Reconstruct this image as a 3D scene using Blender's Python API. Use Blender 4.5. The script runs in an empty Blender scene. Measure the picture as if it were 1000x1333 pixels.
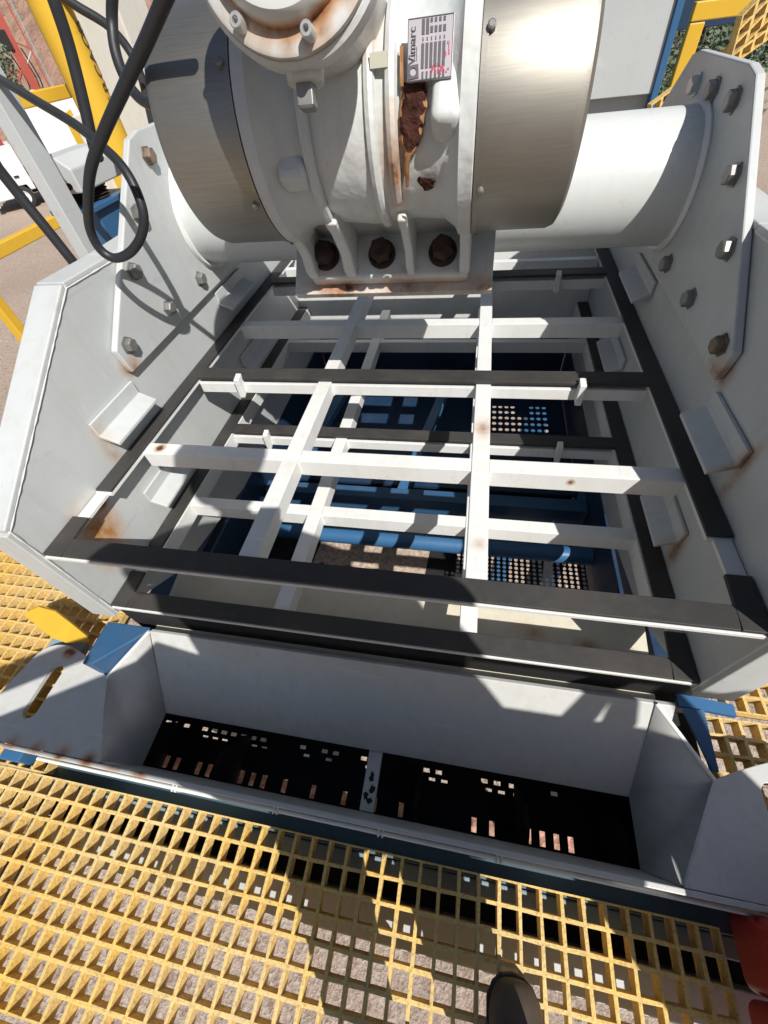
import bpy, bmesh, math, random
from mathutils import Vector, Matrix
random.seed(7)
sc = bpy.context.scene
S = 0.62            # metres per layout unit (layout origin = camera position)
CZ = 5.2            # camera height above the yard ground, metres
# ---------------------------------------------------------------- camera
FPX, PX, PY = 534.0, 500.0, 666.5
def _n(v): v = Vector(v); return v.normalized()
CX = _n((2915, 216.5, -FPX))
CY = Vector((148, -674.5, FPX)); CY = (CY - CX * CX.dot(CY)).normalized()
CZV = CX.cross(CY)
cam = bpy.data.cameras.new('camera'); camo = bpy.data.objects.new('camera', cam); sc.collection.objects.link(camo)
cam.sensor_fit = 'VERTICAL'; cam.sensor_height = 24.0; cam.lens = FPX / 1333 * 24
cam.clip_start = 0.01; cam.clip_end = 2000
right = Vector((CX.x, CY.x, CZV.x)); up = -Vector((CX.y, CY.y, CZV.y)); back = -Vector((CX.z, CY.z, CZV.z))
Mc = Matrix((right, up, back)).transposed().to_4x4(); Mc.translation = (0, 0, CZ)
camo.matrix_world = Mc
sc.camera = camo
# ---------------------------------------------------------------- light
SUN = Vector((-0.44, 0.505, -0.735)).normalized()      # the way the light travels
sun = bpy.data.lights.new('sun', 'SUN'); suno = bpy.data.objects.new('sun', sun); sc.collection.objects.link(suno)
sun.energy = 5.0; sun.angle = math.radians(0.53); sun.color = (1.0, 0.95, 0.88)
suno.rotation_euler = SUN.to_track_quat('-Z', 'Y').to_euler(); suno.location = (6, -6, 20)
world = bpy.data.worlds.new('World'); sc.world = world; world.use_nodes = True
wn = world.node_tree; wn.nodes.clear()
sky = wn.nodes.new('ShaderNodeTexSky'); sky.sky_type = 'NISHITA'; sky.sun_disc = False
sky.sun_elevation = math.asin(-SUN.z); sky.sun_rotation = math.atan2(-SUN.x, -SUN.y)
sky.air_density = 1.0; sky.dust_density = 1.5
bg = wn.nodes.new('ShaderNodeBackground'); bg.inputs[1].default_value = 0.06
wo = wn.nodes.new('ShaderNodeOutputWorld')
wn.links.new(sky.outputs[0], bg.inputs[0]); wn.links.new(bg.outputs[0], wo.inputs[0])
vs = sc.view_settings; vs.view_transform = 'Standard'; vs.look = 'None'; vs.gamma = 1; vs.use_curve_mapping = False
vs.exposure = 0.2
# ---------------------------------------------------------------- layout helpers
def ray(px, py):
    v = Vector((px - PX, py - PY, FPX)); return Vector((CX.dot(v), CY.dot(v), CZV.dot(v)))
def onx(px, py, X): r = ray(px, py); return r * (X / r.x)
def ony(px, py, Y): r = ray(px, py); return r * (Y / r.y)
def onz(px, py, Z): r = ray(px, py); return r * (Z / r.z)
def onp(px, py, p, n): r = ray(px, py); return r * (Vector(n).dot(Vector(p)) / Vector(n).dot(r))
def W(p): return Vector((p[0] * S, p[1] * S, p[2] * S + CZ))
GZ = -CZ / S        # ground height in layout units
# ---------------------------------------------------------------- materials
def nodes(name):
    m = bpy.data.materials.new(name); m.use_nodes = True
    t = m.node_tree; t.nodes.clear()
    o = t.nodes.new('ShaderNodeOutputMaterial'); b = t.nodes.new('ShaderNodeBsdfPrincipled')
    t.links.new(b.outputs[0], o.inputs[0]); return m, t, b
def tex(t, kind='ShaderNodeTexNoise', scale=5.0, detail=4.0, vec=None, rough=0.55):
    n = t.nodes.new(kind); n.inputs['Scale'].default_value = scale
    if 'Detail' in n.inputs: n.inputs['Detail'].default_value = detail
    if 'Roughness' in n.inputs: n.inputs['Roughness'].default_value = rough
    if vec is not None: t.links.new(vec, n.inputs['Vector'])
    return n
def coord(t, scale=(1, 1, 1), out='Object'):
    c = t.nodes.new('ShaderNodeTexCoord'); mp = t.nodes.new('ShaderNodeMapping')
    mp.inputs['Scale'].default_value = scale
    t.links.new(c.outputs[out], mp.inputs['Vector']); return mp.outputs[0]
def ramp(t, fac, stops):
    r = t.nodes.new('ShaderNodeValToRGB'); e = r.color_ramp.elements
    e[0].position, e[0].color = stops[0][0], (*stops[0][1], 1)
    e[1].position, e[1].color = stops[-1][0], (*stops[-1][1], 1)
    for p, c in stops[1:-1]:
        k = e.new(p); k.color = (*c, 1)
    t.links.new(fac, r.inputs[0]); return r.outputs[0]
def mix(t, fac, a, b, mode='MIX'):
    m = t.nodes.new('ShaderNodeMix'); m.data_type = 'RGBA'; m.blend_type = mode
    for sock, v in ((m.inputs[0], fac), (m.inputs[6], a), (m.inputs[7], b)):
        if isinstance(v, (int, float)): sock.default_value = v
        elif isinstance(v, tuple): sock.default_value = (*v, 1)
        else: t.links.new(v, sock)
    return m.outputs[2]
def mrange(t, v, a, b, c=0.0, d=1.0):
    m = t.nodes.new('ShaderNodeMapRange'); m.inputs[1].default_value = a; m.inputs[2].default_value = b
    m.inputs[3].default_value = c; m.inputs[4].default_value = d; t.links.new(v, m.inputs[0]); return m.outputs[0]
def math_(t, op, a, b):
    m = t.nodes.new('ShaderNodeMath'); m.operation = op
    for s_, v in zip(m.inputs, (a, b)):
        if isinstance(v, (int, float)): s_.default_value = v
        else: t.links.new(v, s_)
    return m.outputs[0]
def bump(t, b, h, strength=0.2, dist=0.01):
    n = t.nodes.new('ShaderNodeBump'); n.inputs['Strength'].default_value = strength; n.inputs['Distance'].default_value = dist
    t.links.new(h, n.inputs['Height']); t.links.new(n.outputs[0], b.inputs['Normal'])
def dark(c, k): return tuple(x * k for x in c)
def paint(name, col, rough=0.42, var=0.1, rust=0.0, spots=(), grime=0.25, bmp=0.06, metal=0.0, cast=0.0):
    """painted steel: slightly mottled colour, dust, fine orange peel, rust specks and rust stains at given places"""
    m, t, b = nodes(name); v = coord(t)
    n1 = tex(t, scale=2.3, detail=6, vec=v); n2 = tex(t, scale=38, detail=5, vec=v); n3 = tex(t, scale=9, detail=7, vec=v, rough=0.7)
    c = mix(t, mrange(t, n1.outputs[0], 0.3, 0.7), dark(col, 1 - var), tuple(min(1, x * (1 + var * 0.6)) for x in col))
    dust = (col[0] * 0.72 + 0.05, col[1] * 0.68 + 0.04, col[2] * 0.6 + 0.03)
    c = mix(t, math_(t, 'MULTIPLY', mrange(t, n3.outputs[0], 0.48, 0.75), grime), c, dust)
    sv = coord(t, (40, 40, 3)); st = tex(t, scale=1.0, detail=3, vec=sv)
    c = mix(t, math_(t, 'MULTIPLY', mrange(t, st.outputs[0], 0.5, 0.8), grime * 0.6), c, dark(dust, 0.9))
    sc1 = tex(t, scale=1.0, detail=4, vec=coord(t, (5, 70, 9)), rough=0.6); sc2 = tex(t, scale=1.0, detail=4, vec=coord(t, (60, 6, 40)), rough=0.6)
    for q_ in (sc1, sc2): c = mix(t, math_(t, 'MULTIPLY', mrange(t, q_.outputs[0], 0.64, 0.70), 0.35), c, tuple(min(1, x * 1.18 + .02) for x in col) if q_ is sc1 else dark(col, .72))
    rc = ramp(t, n2.outputs[0], [(0.35, (0.035, 0.012, 0.007)), (0.55, (0.16, 0.05, 0.018)), (0.72, (0.42, 0.17, 0.05))])
    if rust > 0:
        sp = tex(t, scale=7, detail=9, vec=v, rough=0.75)
        c = mix(t, mrange(t, sp.outputs[0], 0.78 - rust * 0.2, 0.80 - rust * 0.2), c, rc)
    for (p, rad, strength, streak) in spots:          # p in metres from the thing's own base; negative strength = orange wash
        orange = strength < 0; strength = abs(strength)
        vm = t.nodes.new('ShaderNodeVectorMath'); vm.operation = 'SUBTRACT'; vm.inputs[1].default_value = p
        tc = t.nodes.new('ShaderNodeTexCoord'); t.links.new(tc.outputs['Object'], vm.inputs[0])
        vs2 = t.nodes.new('ShaderNodeVectorMath'); vs2.operation = 'MULTIPLY'; vs2.inputs[1].default_value = streak
        t.links.new(vm.outputs[0], vs2.inputs[0])
        ln = t.nodes.new('ShaderNodeVectorMath'); ln.operation = 'LENGTH'; t.links.new(vs2.outputs[0], ln.inputs[0])
        f = mrange(t, ln.outputs['Value'], rad, rad * 0.15)
        f = math_(t, 'MULTIPLY', f, mrange(t, n3.outputs[0], 0.32, 0.62, 0.15, 1.25))
        f = math_(t, 'MULTIPLY', f, strength)
        cl = t.nodes.new('ShaderNodeClamp'); t.links.new(f, cl.inputs[0])
        inner = math_(t, 'MULTIPLY', cl.outputs[0], 0.35 if orange else 1.0)
        c = mix(t, cl.outputs[0], c, mix(t, inner, (0.55, 0.27, 0.075), rc))
    t.links.new(c, b.inputs['Base Color'])
    b.inputs['Metallic'].default_value = metal
    t.links.new(mrange(t, n3.outputs[0], 0.3, 0.7, rough - 0.06, rough + 0.14), b.inputs['Roughness'])
    hgt = n2.outputs[0]
    if cast: hgt = math_(t, 'ADD', math_(t, 'MULTIPLY', n2.outputs[0], .5), math_(t, 'MULTIPLY', tex(t, scale=16, detail=3, vec=v).outputs[0], cast))
    bump(t, b, hgt, bmp, 0.004)
    return m
def plain(name, col, rough=0.6, metal=0.0, var=0.15, scale=25, bmp=0.15, dist=0.004, spec=0.5):
    m, t, b = nodes(name); v = coord(t)
    n = tex(t, scale=scale, detail=6, vec=v); n2 = tex(t, scale=scale * 0.13, detail=4, vec=v)
    c = mix(t, mrange(t, n.outputs[0], 0.3, 0.7), dark(col, 1 - var), tuple(min(1, x * (1 + var)) for x in col))
    c = mix(t, mrange(t, n2.outputs[0], 0.35, 0.7, 0, 0.4), c, dark(col, 0.8))
    t.links.new(c, b.inputs['Base Color']); b.inputs['Roughness'].default_value = rough; b.inputs['Metallic'].default_value = metal
    b.inputs['Specular IOR Level'].default_value = spec
    if bmp: bump(t, b, n.outputs[0], bmp, dist)
    return m
def steel(name):
    m, t, b = nodes(name); v = coord(t, (3, 90, 90)); n = tex(t, scale=6, detail=5, vec=v)
    v2 = coord(t); n2 = tex(t, scale=5, detail=5, vec=v2)
    c = mix(t, mrange(t, n.outputs[0], 0.3, 0.7), (0.30, 0.29, 0.265), (0.36, 0.35, 0.32))
    c = mix(t, mrange(t, n2.outputs[0], 0.4, 0.75, 0, 0.5), c, (0.33, 0.30, 0.25))
    t.links.new(c, b.inputs['Base Color']); b.inputs['Metallic'].default_value = 0.9
    t.links.new(mrange(t, n2.outputs[0], 0.3, 0.7, 0.42, 0.56), b.inputs['Roughness'])
    bump(t, b, n.outputs[0], 0.03, 0.001); return m
def frp(name):
    """moulded grating: yellow resin worn to a pale gritty tone"""
    m, t, b = nodes(name); v = coord(t)
    n1 = tex(t, scale=3, detail=6, vec=v); n2 = tex(t, scale=160, detail=3, vec=v); n3 = tex(t, scale=22, detail=6, vec=v, rough=0.7)
    c = mix(t, mrange(t, n1.outputs[0], 0.35, 0.68), (0.73, 0.48, 0.105), (0.71, 0.54, 0.25))
    c = mix(t, mrange(t, n3.outputs[0], 0.45, 0.72, 0, 0.75), c, (0.52, 0.41, 0.22))
    c = mix(t, mrange(t, n2.outputs[0], 0.5, 0.68, 0, 0.6), c, (0.30, 0.20, 0.09))
    t.links.new(c, b.inputs['Base Color']); b.inputs['Roughness'].default_value = 0.75
    bump(t, b, n2.outputs[0], 0.5, 0.003); return m
def ground_mat():
    m, t, b = nodes('yard_asphalt'); v = coord(t)
    vo = tex(t, 'ShaderNodeTexVoronoi', scale=28, vec=v); n = tex(t, scale=11, detail=8, vec=v, rough=0.7); n2 = tex(t, scale=0.25, detail=5, vec=v)
    c = ramp(t, vo.outputs['Color'], [(0.1, (0.10, 0.07, 0.055)), (0.45, (0.21, 0.15, 0.12)), (0.75, (0.31, 0.235, 0.19)), (0.95, (0.50, 0.42, 0.35))])
    c = mix(t, mrange(t, n.outputs[0], 0.35, 0.7, 0, 0.7), c, (0.25, 0.168, 0.122))
    c = mix(t, mrange(t, n2.outputs[0], 0.4, 0.7, 0, 0.5), c, (0.27, 0.20, 0.16))
    t.links.new(c, b.inputs['Base Color']); b.inputs['Roughness'].default_value = 0.95
    bump(t, b, vo.outputs['Distance'], 0.6, 0.02); return m
def hill_mat():
    m, t, b = nodes('red_hillside'); v = coord(t)
    n = tex(t, scale=0.35, detail=9, vec=v, rough=0.7); n2 = tex(t, scale=1.8, detail=7, vec=v, rough=0.7)
    c = ramp(t, n.outputs[0], [(0.3, (0.20, 0.12, 0.085)), (0.5, (0.36, 0.22, 0.16)), (0.7, (0.45, 0.30, 0.22))])
    c = mix(t, mrange(t, n2.outputs[0], 0.55, 0.66), c, (0.10, 0.10, 0.055))
    t.links.new(c, b.inputs['Base Color']); b.inputs['Roughness'].default_value = 1.0
    bump(t, b, n2.outputs[0], 0.8, 0.5); return m
GREY = (0.50, 0.53, 0.54)
M = {}
M['grey'] = paint('grey_paint', GREY, rust=0.08)
M['white'] = paint('white_paint', (0.71, 0.73, 0.73), rust=0.1, var=0.05, grime=0.2)
M['cream'] = paint('cream_paint', (0.63, 0.62, 0.565), rust=0.1, grime=0.5)
M['cast'] = paint('cast_paint', (0.60, 0.60, 0.56), rough=0.36, rust=0.12, bmp=0.25, grime=0.3)
M['blue'] = paint('blue_paint', (0.035, 0.125, 0.27), rust=0.0, rough=0.38)
M['shadeblue'] = paint('shaded_blue_paint', (0.03, 0.095, 0.20), rust=0.1, rough=0.4, grime=.5)  # the frame's blue darkened to stand for shade on leg and beam
M['bluegrey'] = paint('blue_grey_paint', (0.24, 0.33, 0.40), rust=0.0)
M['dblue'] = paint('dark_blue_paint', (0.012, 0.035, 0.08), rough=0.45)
M['yellow'] = paint('yellow_paint', (0.68, 0.42, 0.035), rust=0.05, var=0.06, grime=0.15)
M['red'] = paint('red_paint', (0.36, 0.035, 0.03), rough=0.28, rust=0.0)
M['rigred'] = paint('rig_red_paint', (0.36, 0.07, 0.05), rust=0.3, grime=0.5)
M['rubber'] = paint('black_rubber', (0.036, 0.035, 0.035), rough=0.6, var=0.3, grime=0.55, bmp=0.2)
M['hose'] = plain('hose_rubber', (0.02, 0.022, 0.026), rough=0.48, scale=80, bmp=0.1)
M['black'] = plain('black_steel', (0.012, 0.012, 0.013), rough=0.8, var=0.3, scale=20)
M['bolt'] = plain('galvanised_bolt', (0.26, 0.26, 0.25), rough=0.5, metal=0.6, scale=60)
M['boltlight'] = plain('bright_zinc', (0.55, 0.56, 0.55), rough=0.38, metal=0.6, scale=60)
M['bolttan'] = plain('weathered_bolt', (0.20, 0.155, 0.12), rough=0.7, metal=0.3, var=.4, scale=70)
M['stain'] = plain('orange_stain', (0.34, 0.17, 0.075), rough=0.8, var=0.5, scale=40, bmp=0.3)
M['rust'] = plain('flaking_rust', (0.062, 0.026, 0.020), rough=0.95, var=0.6, scale=55, bmp=1.0, dist=0.01, spec=0.1)
M['rustbolt'] = plain('rusty_bolt', (0.035, 0.018, 0.014), rough=0.8, var=0.5, scale=70, bmp=0.5)
M['steel'] = steel('brushed_steel')
M['frp'] = frp('yellow_grating_resin')
M['plate'] = plain('plate_metal', (0.55, 0.52, 0.56), rough=0.35, metal=0.5, var=0.06, scale=15, bmp=0.0)
M['ink'] = plain('dark_ink', (0.09, 0.085, 0.10), rough=0.5, var=0.1, bmp=0)
M['redink'] = plain('red_ink', (0.5, 0.06, 0.12), rough=0.5, var=0.3, scale=120, bmp=0)
M['letter'] = plain('letter_film', (0.07, 0.05, 0.02), rough=0.4, var=0.1, bmp=0)
M['sticker'] = plain('grey_sticker', (0.50, 0.50, 0.42), rough=0.6, var=0.1, bmp=0)
M['redrock'] = plain('red_rock', (0.46, 0.27, 0.20), rough=0.95, var=0.4, scale=60, bmp=0.6)
M['sand'] = plain('granite_dust', (0.45, 0.36, 0.29), rough=0.95, var=0.45, scale=70, bmp=0.6)
M['ground'] = ground_mat(); M['hill'] = hill_mat()
M['glass'] = plain('dark_glass', (0.02, 0.025, 0.03), rough=0.08, var=0.05, bmp=0)
M['tyre'] = plain('tyre', (0.025, 0.025, 0.025), rough=0.85)
M['leather'] = paint('boot_leather', (0.075, 0.056, 0.042), rough=0.5, var=.3, grime=1.0, bmp=0.5, cast=1.5)
M['cloth'] = plain('work_cloth', (0.09, 0.10, 0.13), rough=0.95, scale=120, bmp=0.4)
M['skin'] = plain('skin', (0.42, 0.24, 0.17), rough=0.5, var=0.08, bmp=0.1)
M['hat'] = plain('hat_plastic', (0.75, 0.75, 0.72), rough=0.35, var=0.03, bmp=0)
M['leaf'] = plain('leaf', (0.07, 0.10, 0.055), rough=0.6, var=0.5, scale=3, bmp=0)
M['leafpale'] = plain('pale_leaf', (0.15, 0.18, 0.11), rough=0.6, var=0.4, scale=3, bmp=0)
M['bark'] = plain('bark', (0.12, 0.09, 0.06), rough=0.95, bmp=0.8)
# ---------------------------------------------------------------- mesh helpers (layout units in, metres out)
class G:
    def __init__(s): s.bm = bmesh.new()
    def face(s, pts): return s.bm.faces.new([s.bm.verts.new(Vector(p)) for p in pts])
    def hexa(s, p):     # 8 points: bottom ring, top ring
        v = [s.bm.verts.new(Vector(q)) for q in p]
        for f in ((3, 2, 1, 0), (4, 5, 6, 7), (0, 1, 5, 4), (1, 2, 6, 5), (2, 3, 7, 6), (3, 0, 4, 7)): s.bm.faces.new([v[i] for i in f])
        return s
    def box(s, x0, x1, y0, y1, z0, z1):
        return s.hexa([(x0, y0, z0), (x1, y0, z0), (x1, y1, z0), (x0, y1, z0), (x0, y0, z1), (x1, y0, z1), (x1, y1, z1), (x0, y1, z1)])
    def obox(s, c, a, b, d):    # centre and three half vectors
        c, a, b, d = map(Vector, (c, a, b, d))
        return s.hexa([c - a - b - d, c + a - b - d, c + a + b - d, c - a + b - d, c - a - b + d, c + a - b + d, c + a + b + d, c - a + b + d])
    def prism(s, pts, off):     # polygon of 3-D points pushed along off
        off = Vector(off); n = len(pts)
        a = [s.bm.verts.new(Vector(p)) for p in pts]; b = [s.bm.verts.new(Vector(p) + off) for p in pts]
        s.bm.faces.new(a[::-1]); s.bm.faces.new(b)
        for i in range(n): s.bm.faces.new((a[i], a[(i + 1) % n], b[(i + 1) % n], b[i]))
        return s
    def holed(s, outer, holes, off):    # polygon with holes, given thickness
        off = Vector(off); es = []; loops = []
        for lp in [outer] + holes:
            v = [s.bm.verts.new(Vector(p)) for p in lp]; loops.append(v)
            es += [s.bm.edges.new((v[i], v[(i + 1) % len(v)])) for i in range(len(v))]
        r = bmesh.ops.triangle_fill(s.bm, use_beauty=True, use_dissolve=False, edges=es)
        fs = [f for f in r['geom'] if isinstance(f, bmesh.types.BMFace)]
        mp = {}
        for lp in loops:
            for v in lp: mp[v] = s.bm.verts.new(v.co + off)
        for f in fs: s.bm.faces.new([mp[v] for v in reversed(f.verts)])
        for lp in loops:
            for i in range(len(lp)):
                a, b = lp[i], lp[(i + 1) % len(lp)]; s.bm.faces.new((a, b, mp[b], mp[a]))
        return s
    def lathe(s, o, ax, prof, n=32, ph=0.0):
        o = Vector(o); ax = Vector(ax).normalized()
        e = ax.orthogonal().normalized(); f = ax.cross(e); rings = []
        for (h, r) in prof:
            if r < 1e-6: rings.append([s.bm.verts.new(o + ax * h)])
            else: rings.append([s.bm.verts.new(o + ax * h + (e * math.cos(ph + 2 * math.pi * i / n) + f * math.sin(ph + 2 * math.pi * i / n)) * r) for i in range(n)])
        for a, b in zip(rings, rings[1:]):
            for i in range(n):
                j = (i + 1) % n
                if len(a) == 1 and len(b) == 1: continue
                if len(a) == 1: s.bm.faces.new((a[0], b[j], b[i]))
                elif len(b) == 1: s.bm.faces.new((a[i], a[j], b[0]))
                else: s.bm.faces.new((a[i], a[j], b[j], b[i]))
        return s
    def cyl(s, p0, p1, r, n=20, r1=None):
        p0, p1 = Vector(p0), Vector(p1); L = (p1 - p0).length; r1 = r if r1 is None else r1
        return s.lathe(p0, p1 - p0, [(0, 0), (0, r), (L, r1), (L, 0)], n)
    def tube(s, pts, r, n=12, sub=6, rad=None):
        P = [Vector(p) for p in pts]; Q = []; Rr = []
        for i in range(len(P) - 1):
            p0 = P[i - 1] if i else P[0] * 2 - P[1]; p3 = P[i + 2] if i + 2 < len(P) else P[-1] * 2 - P[-2]
            for k in range(sub):
                t = k / sub
                Q.append(0.5 * (2 * P[i] + (P[i + 1] - p0) * t + (2 * p0 - 5 * P[i] + 4 * P[i + 1] - p3) * t * t + (3 * P[i] - p0 - 3 * P[i + 1] + p3) * t ** 3))
                Rr.append(r if rad is None else rad[i] * (1 - t) + rad[i + 1] * t)
        Q.append(P[-1]); Rr.append(r if rad is None else rad[-1])
        T = [(Q[min(i + 1, len(Q) - 1)] - Q[max(i - 1, 0)]).normalized() for i in range(len(Q))]
        e = T[0].orthogonal().normalized(); rings = []
        for q, tt, rr in zip(Q, T, Rr):
            e = (e - tt * e.dot(tt)).normalized(); f = tt.cross(e)
            rings.append([s.bm.verts.new(q + (e * math.cos(2 * math.pi * i / n) + f * math.sin(2 * math.pi * i / n)) * rr) for i in range(n)])
        for a, b in zip(rings, rings[1:]):
            for i in range(n): s.bm.faces.new((a[i], a[(i + 1) % n], b[(i + 1) % n], b[i]))
        s.bm.faces.new(rings[0][::-1]); s.bm.faces.new(rings[-1]); return s
    def build(s, name, mat, parent=None, root=None, bevel=0.0, smooth=False, seg=2, at=None):
        """root = the thing's Empty; vertices become metres relative to it (or to `at` when there is none)"""
        o0 = W(at) if at is not None else (Vector(root['base']) if root is not None else Vector((0, 0, CZ)))
        for v in s.bm.verts: v.co = W(v.co) - o0
        bmesh.ops.recalc_face_normals(s.bm, faces=s.bm.faces)
        me = bpy.data.meshes.new(name); s.bm.to_mesh(me); s.bm.free()
        me.materials.append(M[mat] if isinstance(mat, str) else mat)
        if smooth:
            for p in me.polygons: p.use_smooth = True
            me.set_sharp_from_angle(angle=math.radians(38))
        o = bpy.data.objects.new(name, me); sc.collection.objects.link(o)
        if parent is not None: o.parent = parent
        elif root is not None: o.parent = root
        if parent is None and root is None: o.location = o0
        if bevel:
            b = o.modifiers.new('bevel', 'BEVEL'); b.width = bevel; b.segments = seg; b.limit_method = 'ANGLE'; b.angle_limit = math.radians(40)
        return o
def tag(o, label, cat, group=None, kind=None):
    o['label'] = label; o['category'] = cat
    if group: o['group'] = group
    if kind: o['kind'] = kind
    return o
def thing(name, label, cat, at, group=None):
    o = bpy.data.objects.new(name, None); sc.collection.objects.link(o); o.empty_display_size = 0.1
    o.location = W(at); o['base'] = list(W(at)); return tag(o, label, cat, group)
def copy_part(src, parent, root, p, rot=None, name=None):   # shared mesh whose own origin is its mesh origin
    o = src.copy(); sc.collection.objects.link(o); o.parent = parent
    o.location = W(p) - Vector(root['base'])
    if rot: o.rotation_euler = rot
    return o
def copy_tree(o, parent=None):
    c = o.copy(); sc.collection.objects.link(c); c.parent = parent
    for ch in o.children: copy_tree(ch, c)
    return c
def struct(o): o['kind'] = 'structure'; return o
# ================================================================= SETTING
g = G(); k = 24; R0 = 500 / S
g.face([(-R0, -R0, GZ), (R0, -R0, GZ), (R0, R0, GZ), (-R0, R0, GZ)])
struct(g.build('ground', 'ground', at=(0, 0, GZ)))
# reddish hillside beyond the yard
bm = bmesh.new(); nx, ny = 90, 26; grid = []
for j in range(ny):
    row = []
    for i in range(nx):
        a = math.radians(-75 + 150 * i / (nx - 1)); d = 75 + j * 6.0
        hgt = 34 * (1 - math.exp(-(j / 7.0) ** 1.3)) * (0.75 + 0.25 * math.sin(a * 3 + 1)) + random.uniform(-0.9, 0.9) * min(j, 3) * 0.5
        hgt += 3.0 * math.sin(a * 23 + j * 0.5) * min(1, j / 4)
        row.append(bm.verts.new((d * math.sin(a) * 1.0, d * math.cos(a), -0.4 if j == 0 else hgt - 0.3)))
    grid.append(row)
for j in range(ny - 1):
    for i in range(nx - 1): bm.faces.new((grid[j][i], grid[j][i + 1], grid[j + 1][i + 1], grid[j + 1][i]))
me = bpy.data.meshes.new('hillside'); bm.to_mesh(me); bm.free(); me.materials.append(M['hill'])
for p in me.polygons: p.use_smooth = True
ho = bpy.data.objects.new('hillside', me); sc.collection.objects.link(ho); struct(ho)
# ================================================================= VIBRATING SCREEN
XL, XR, XC = -1.295, 0.74, -0.2775
def mir(x): return 2 * XC - x
scr = thing('vibrating_screen', 'grey double deck vibrating screen with black rubber strips on its bar frames', 'vibrating screen', (XC, 2.0, -1.6))
base = Vector(scr['base'])
def rel(p): return tuple(W(p) - base)
rs = [(rel((XL, .70, -1.115)), .085, -1.1, (1, 1.2, 0.7)), (rel((XL, .77, -1.04)), .028, 1.5, (1, .8, 1.2)), (rel((XL, .63, -1.16)), .055, -.9, (1, 1.6, .6)),
      (rel((XL + .01, 1.235, -.765)), .035, 1.3, (1, 1, 1)), (rel((XR - .01, 1.235, -.765)), .04, 1.5, (1, 1, 1)),
      (rel((XL, .95, -.93)), .045, .7, (1, 1.4, .6)), (rel((XR, .93, -.92)), .05, .9, (1, 2.5, .45)),
      (rel((XR, .93, -1.27)), .05, .9, (1, 1.6, .6)), (rel((XL, 1.40, -.74)), .02, .9, (1, 1, 1))]
M['plate_paint'] = paint('side_plate_paint', GREY, rust=0.22, spots=rs, grime=.4, var=.13)
OUT = [(.506, -1.40), (.506, -.864), (1.19, -.466), (1.45, -.475), (2.75, -.475), (3.0, -.466), (3.6, -.864), (3.6, -1.75), (1.5, -1.75), (.85, -1.62)]
def hexbolt(name, mat, r=.0265, h=.0175):
    q = G(); q.lathe((0, 0, -CZ / S), (1, 0, 0), [(0, 0), (0, r * 1.22), (.006, r * 1.22), (.006, r * .98), (.006 + h, r * .98), (.006 + h + .004, r * .82), (.006 + h + .004, 0)], 6)
    for v in q.bm.verts: v.co.z += 0
    o = q.build(name, mat, at=(0, 0, -CZ / S)); return o
bolt_mesh = hexbolt('bolt', 'bolt')
bolt_mesh.parent = scr
BP = [(2.223, -.267), (2.04, -.26), (1.852, -.264), (1.645, -.393), (1.478, -.527), (1.86, -.705), (1.565, -.703), (1.262, -.70), (2.535, -.393), (2.70, -.527), (2.32, -.705), (2.60, -.703), (2.92, -.70)]
first = True
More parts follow.
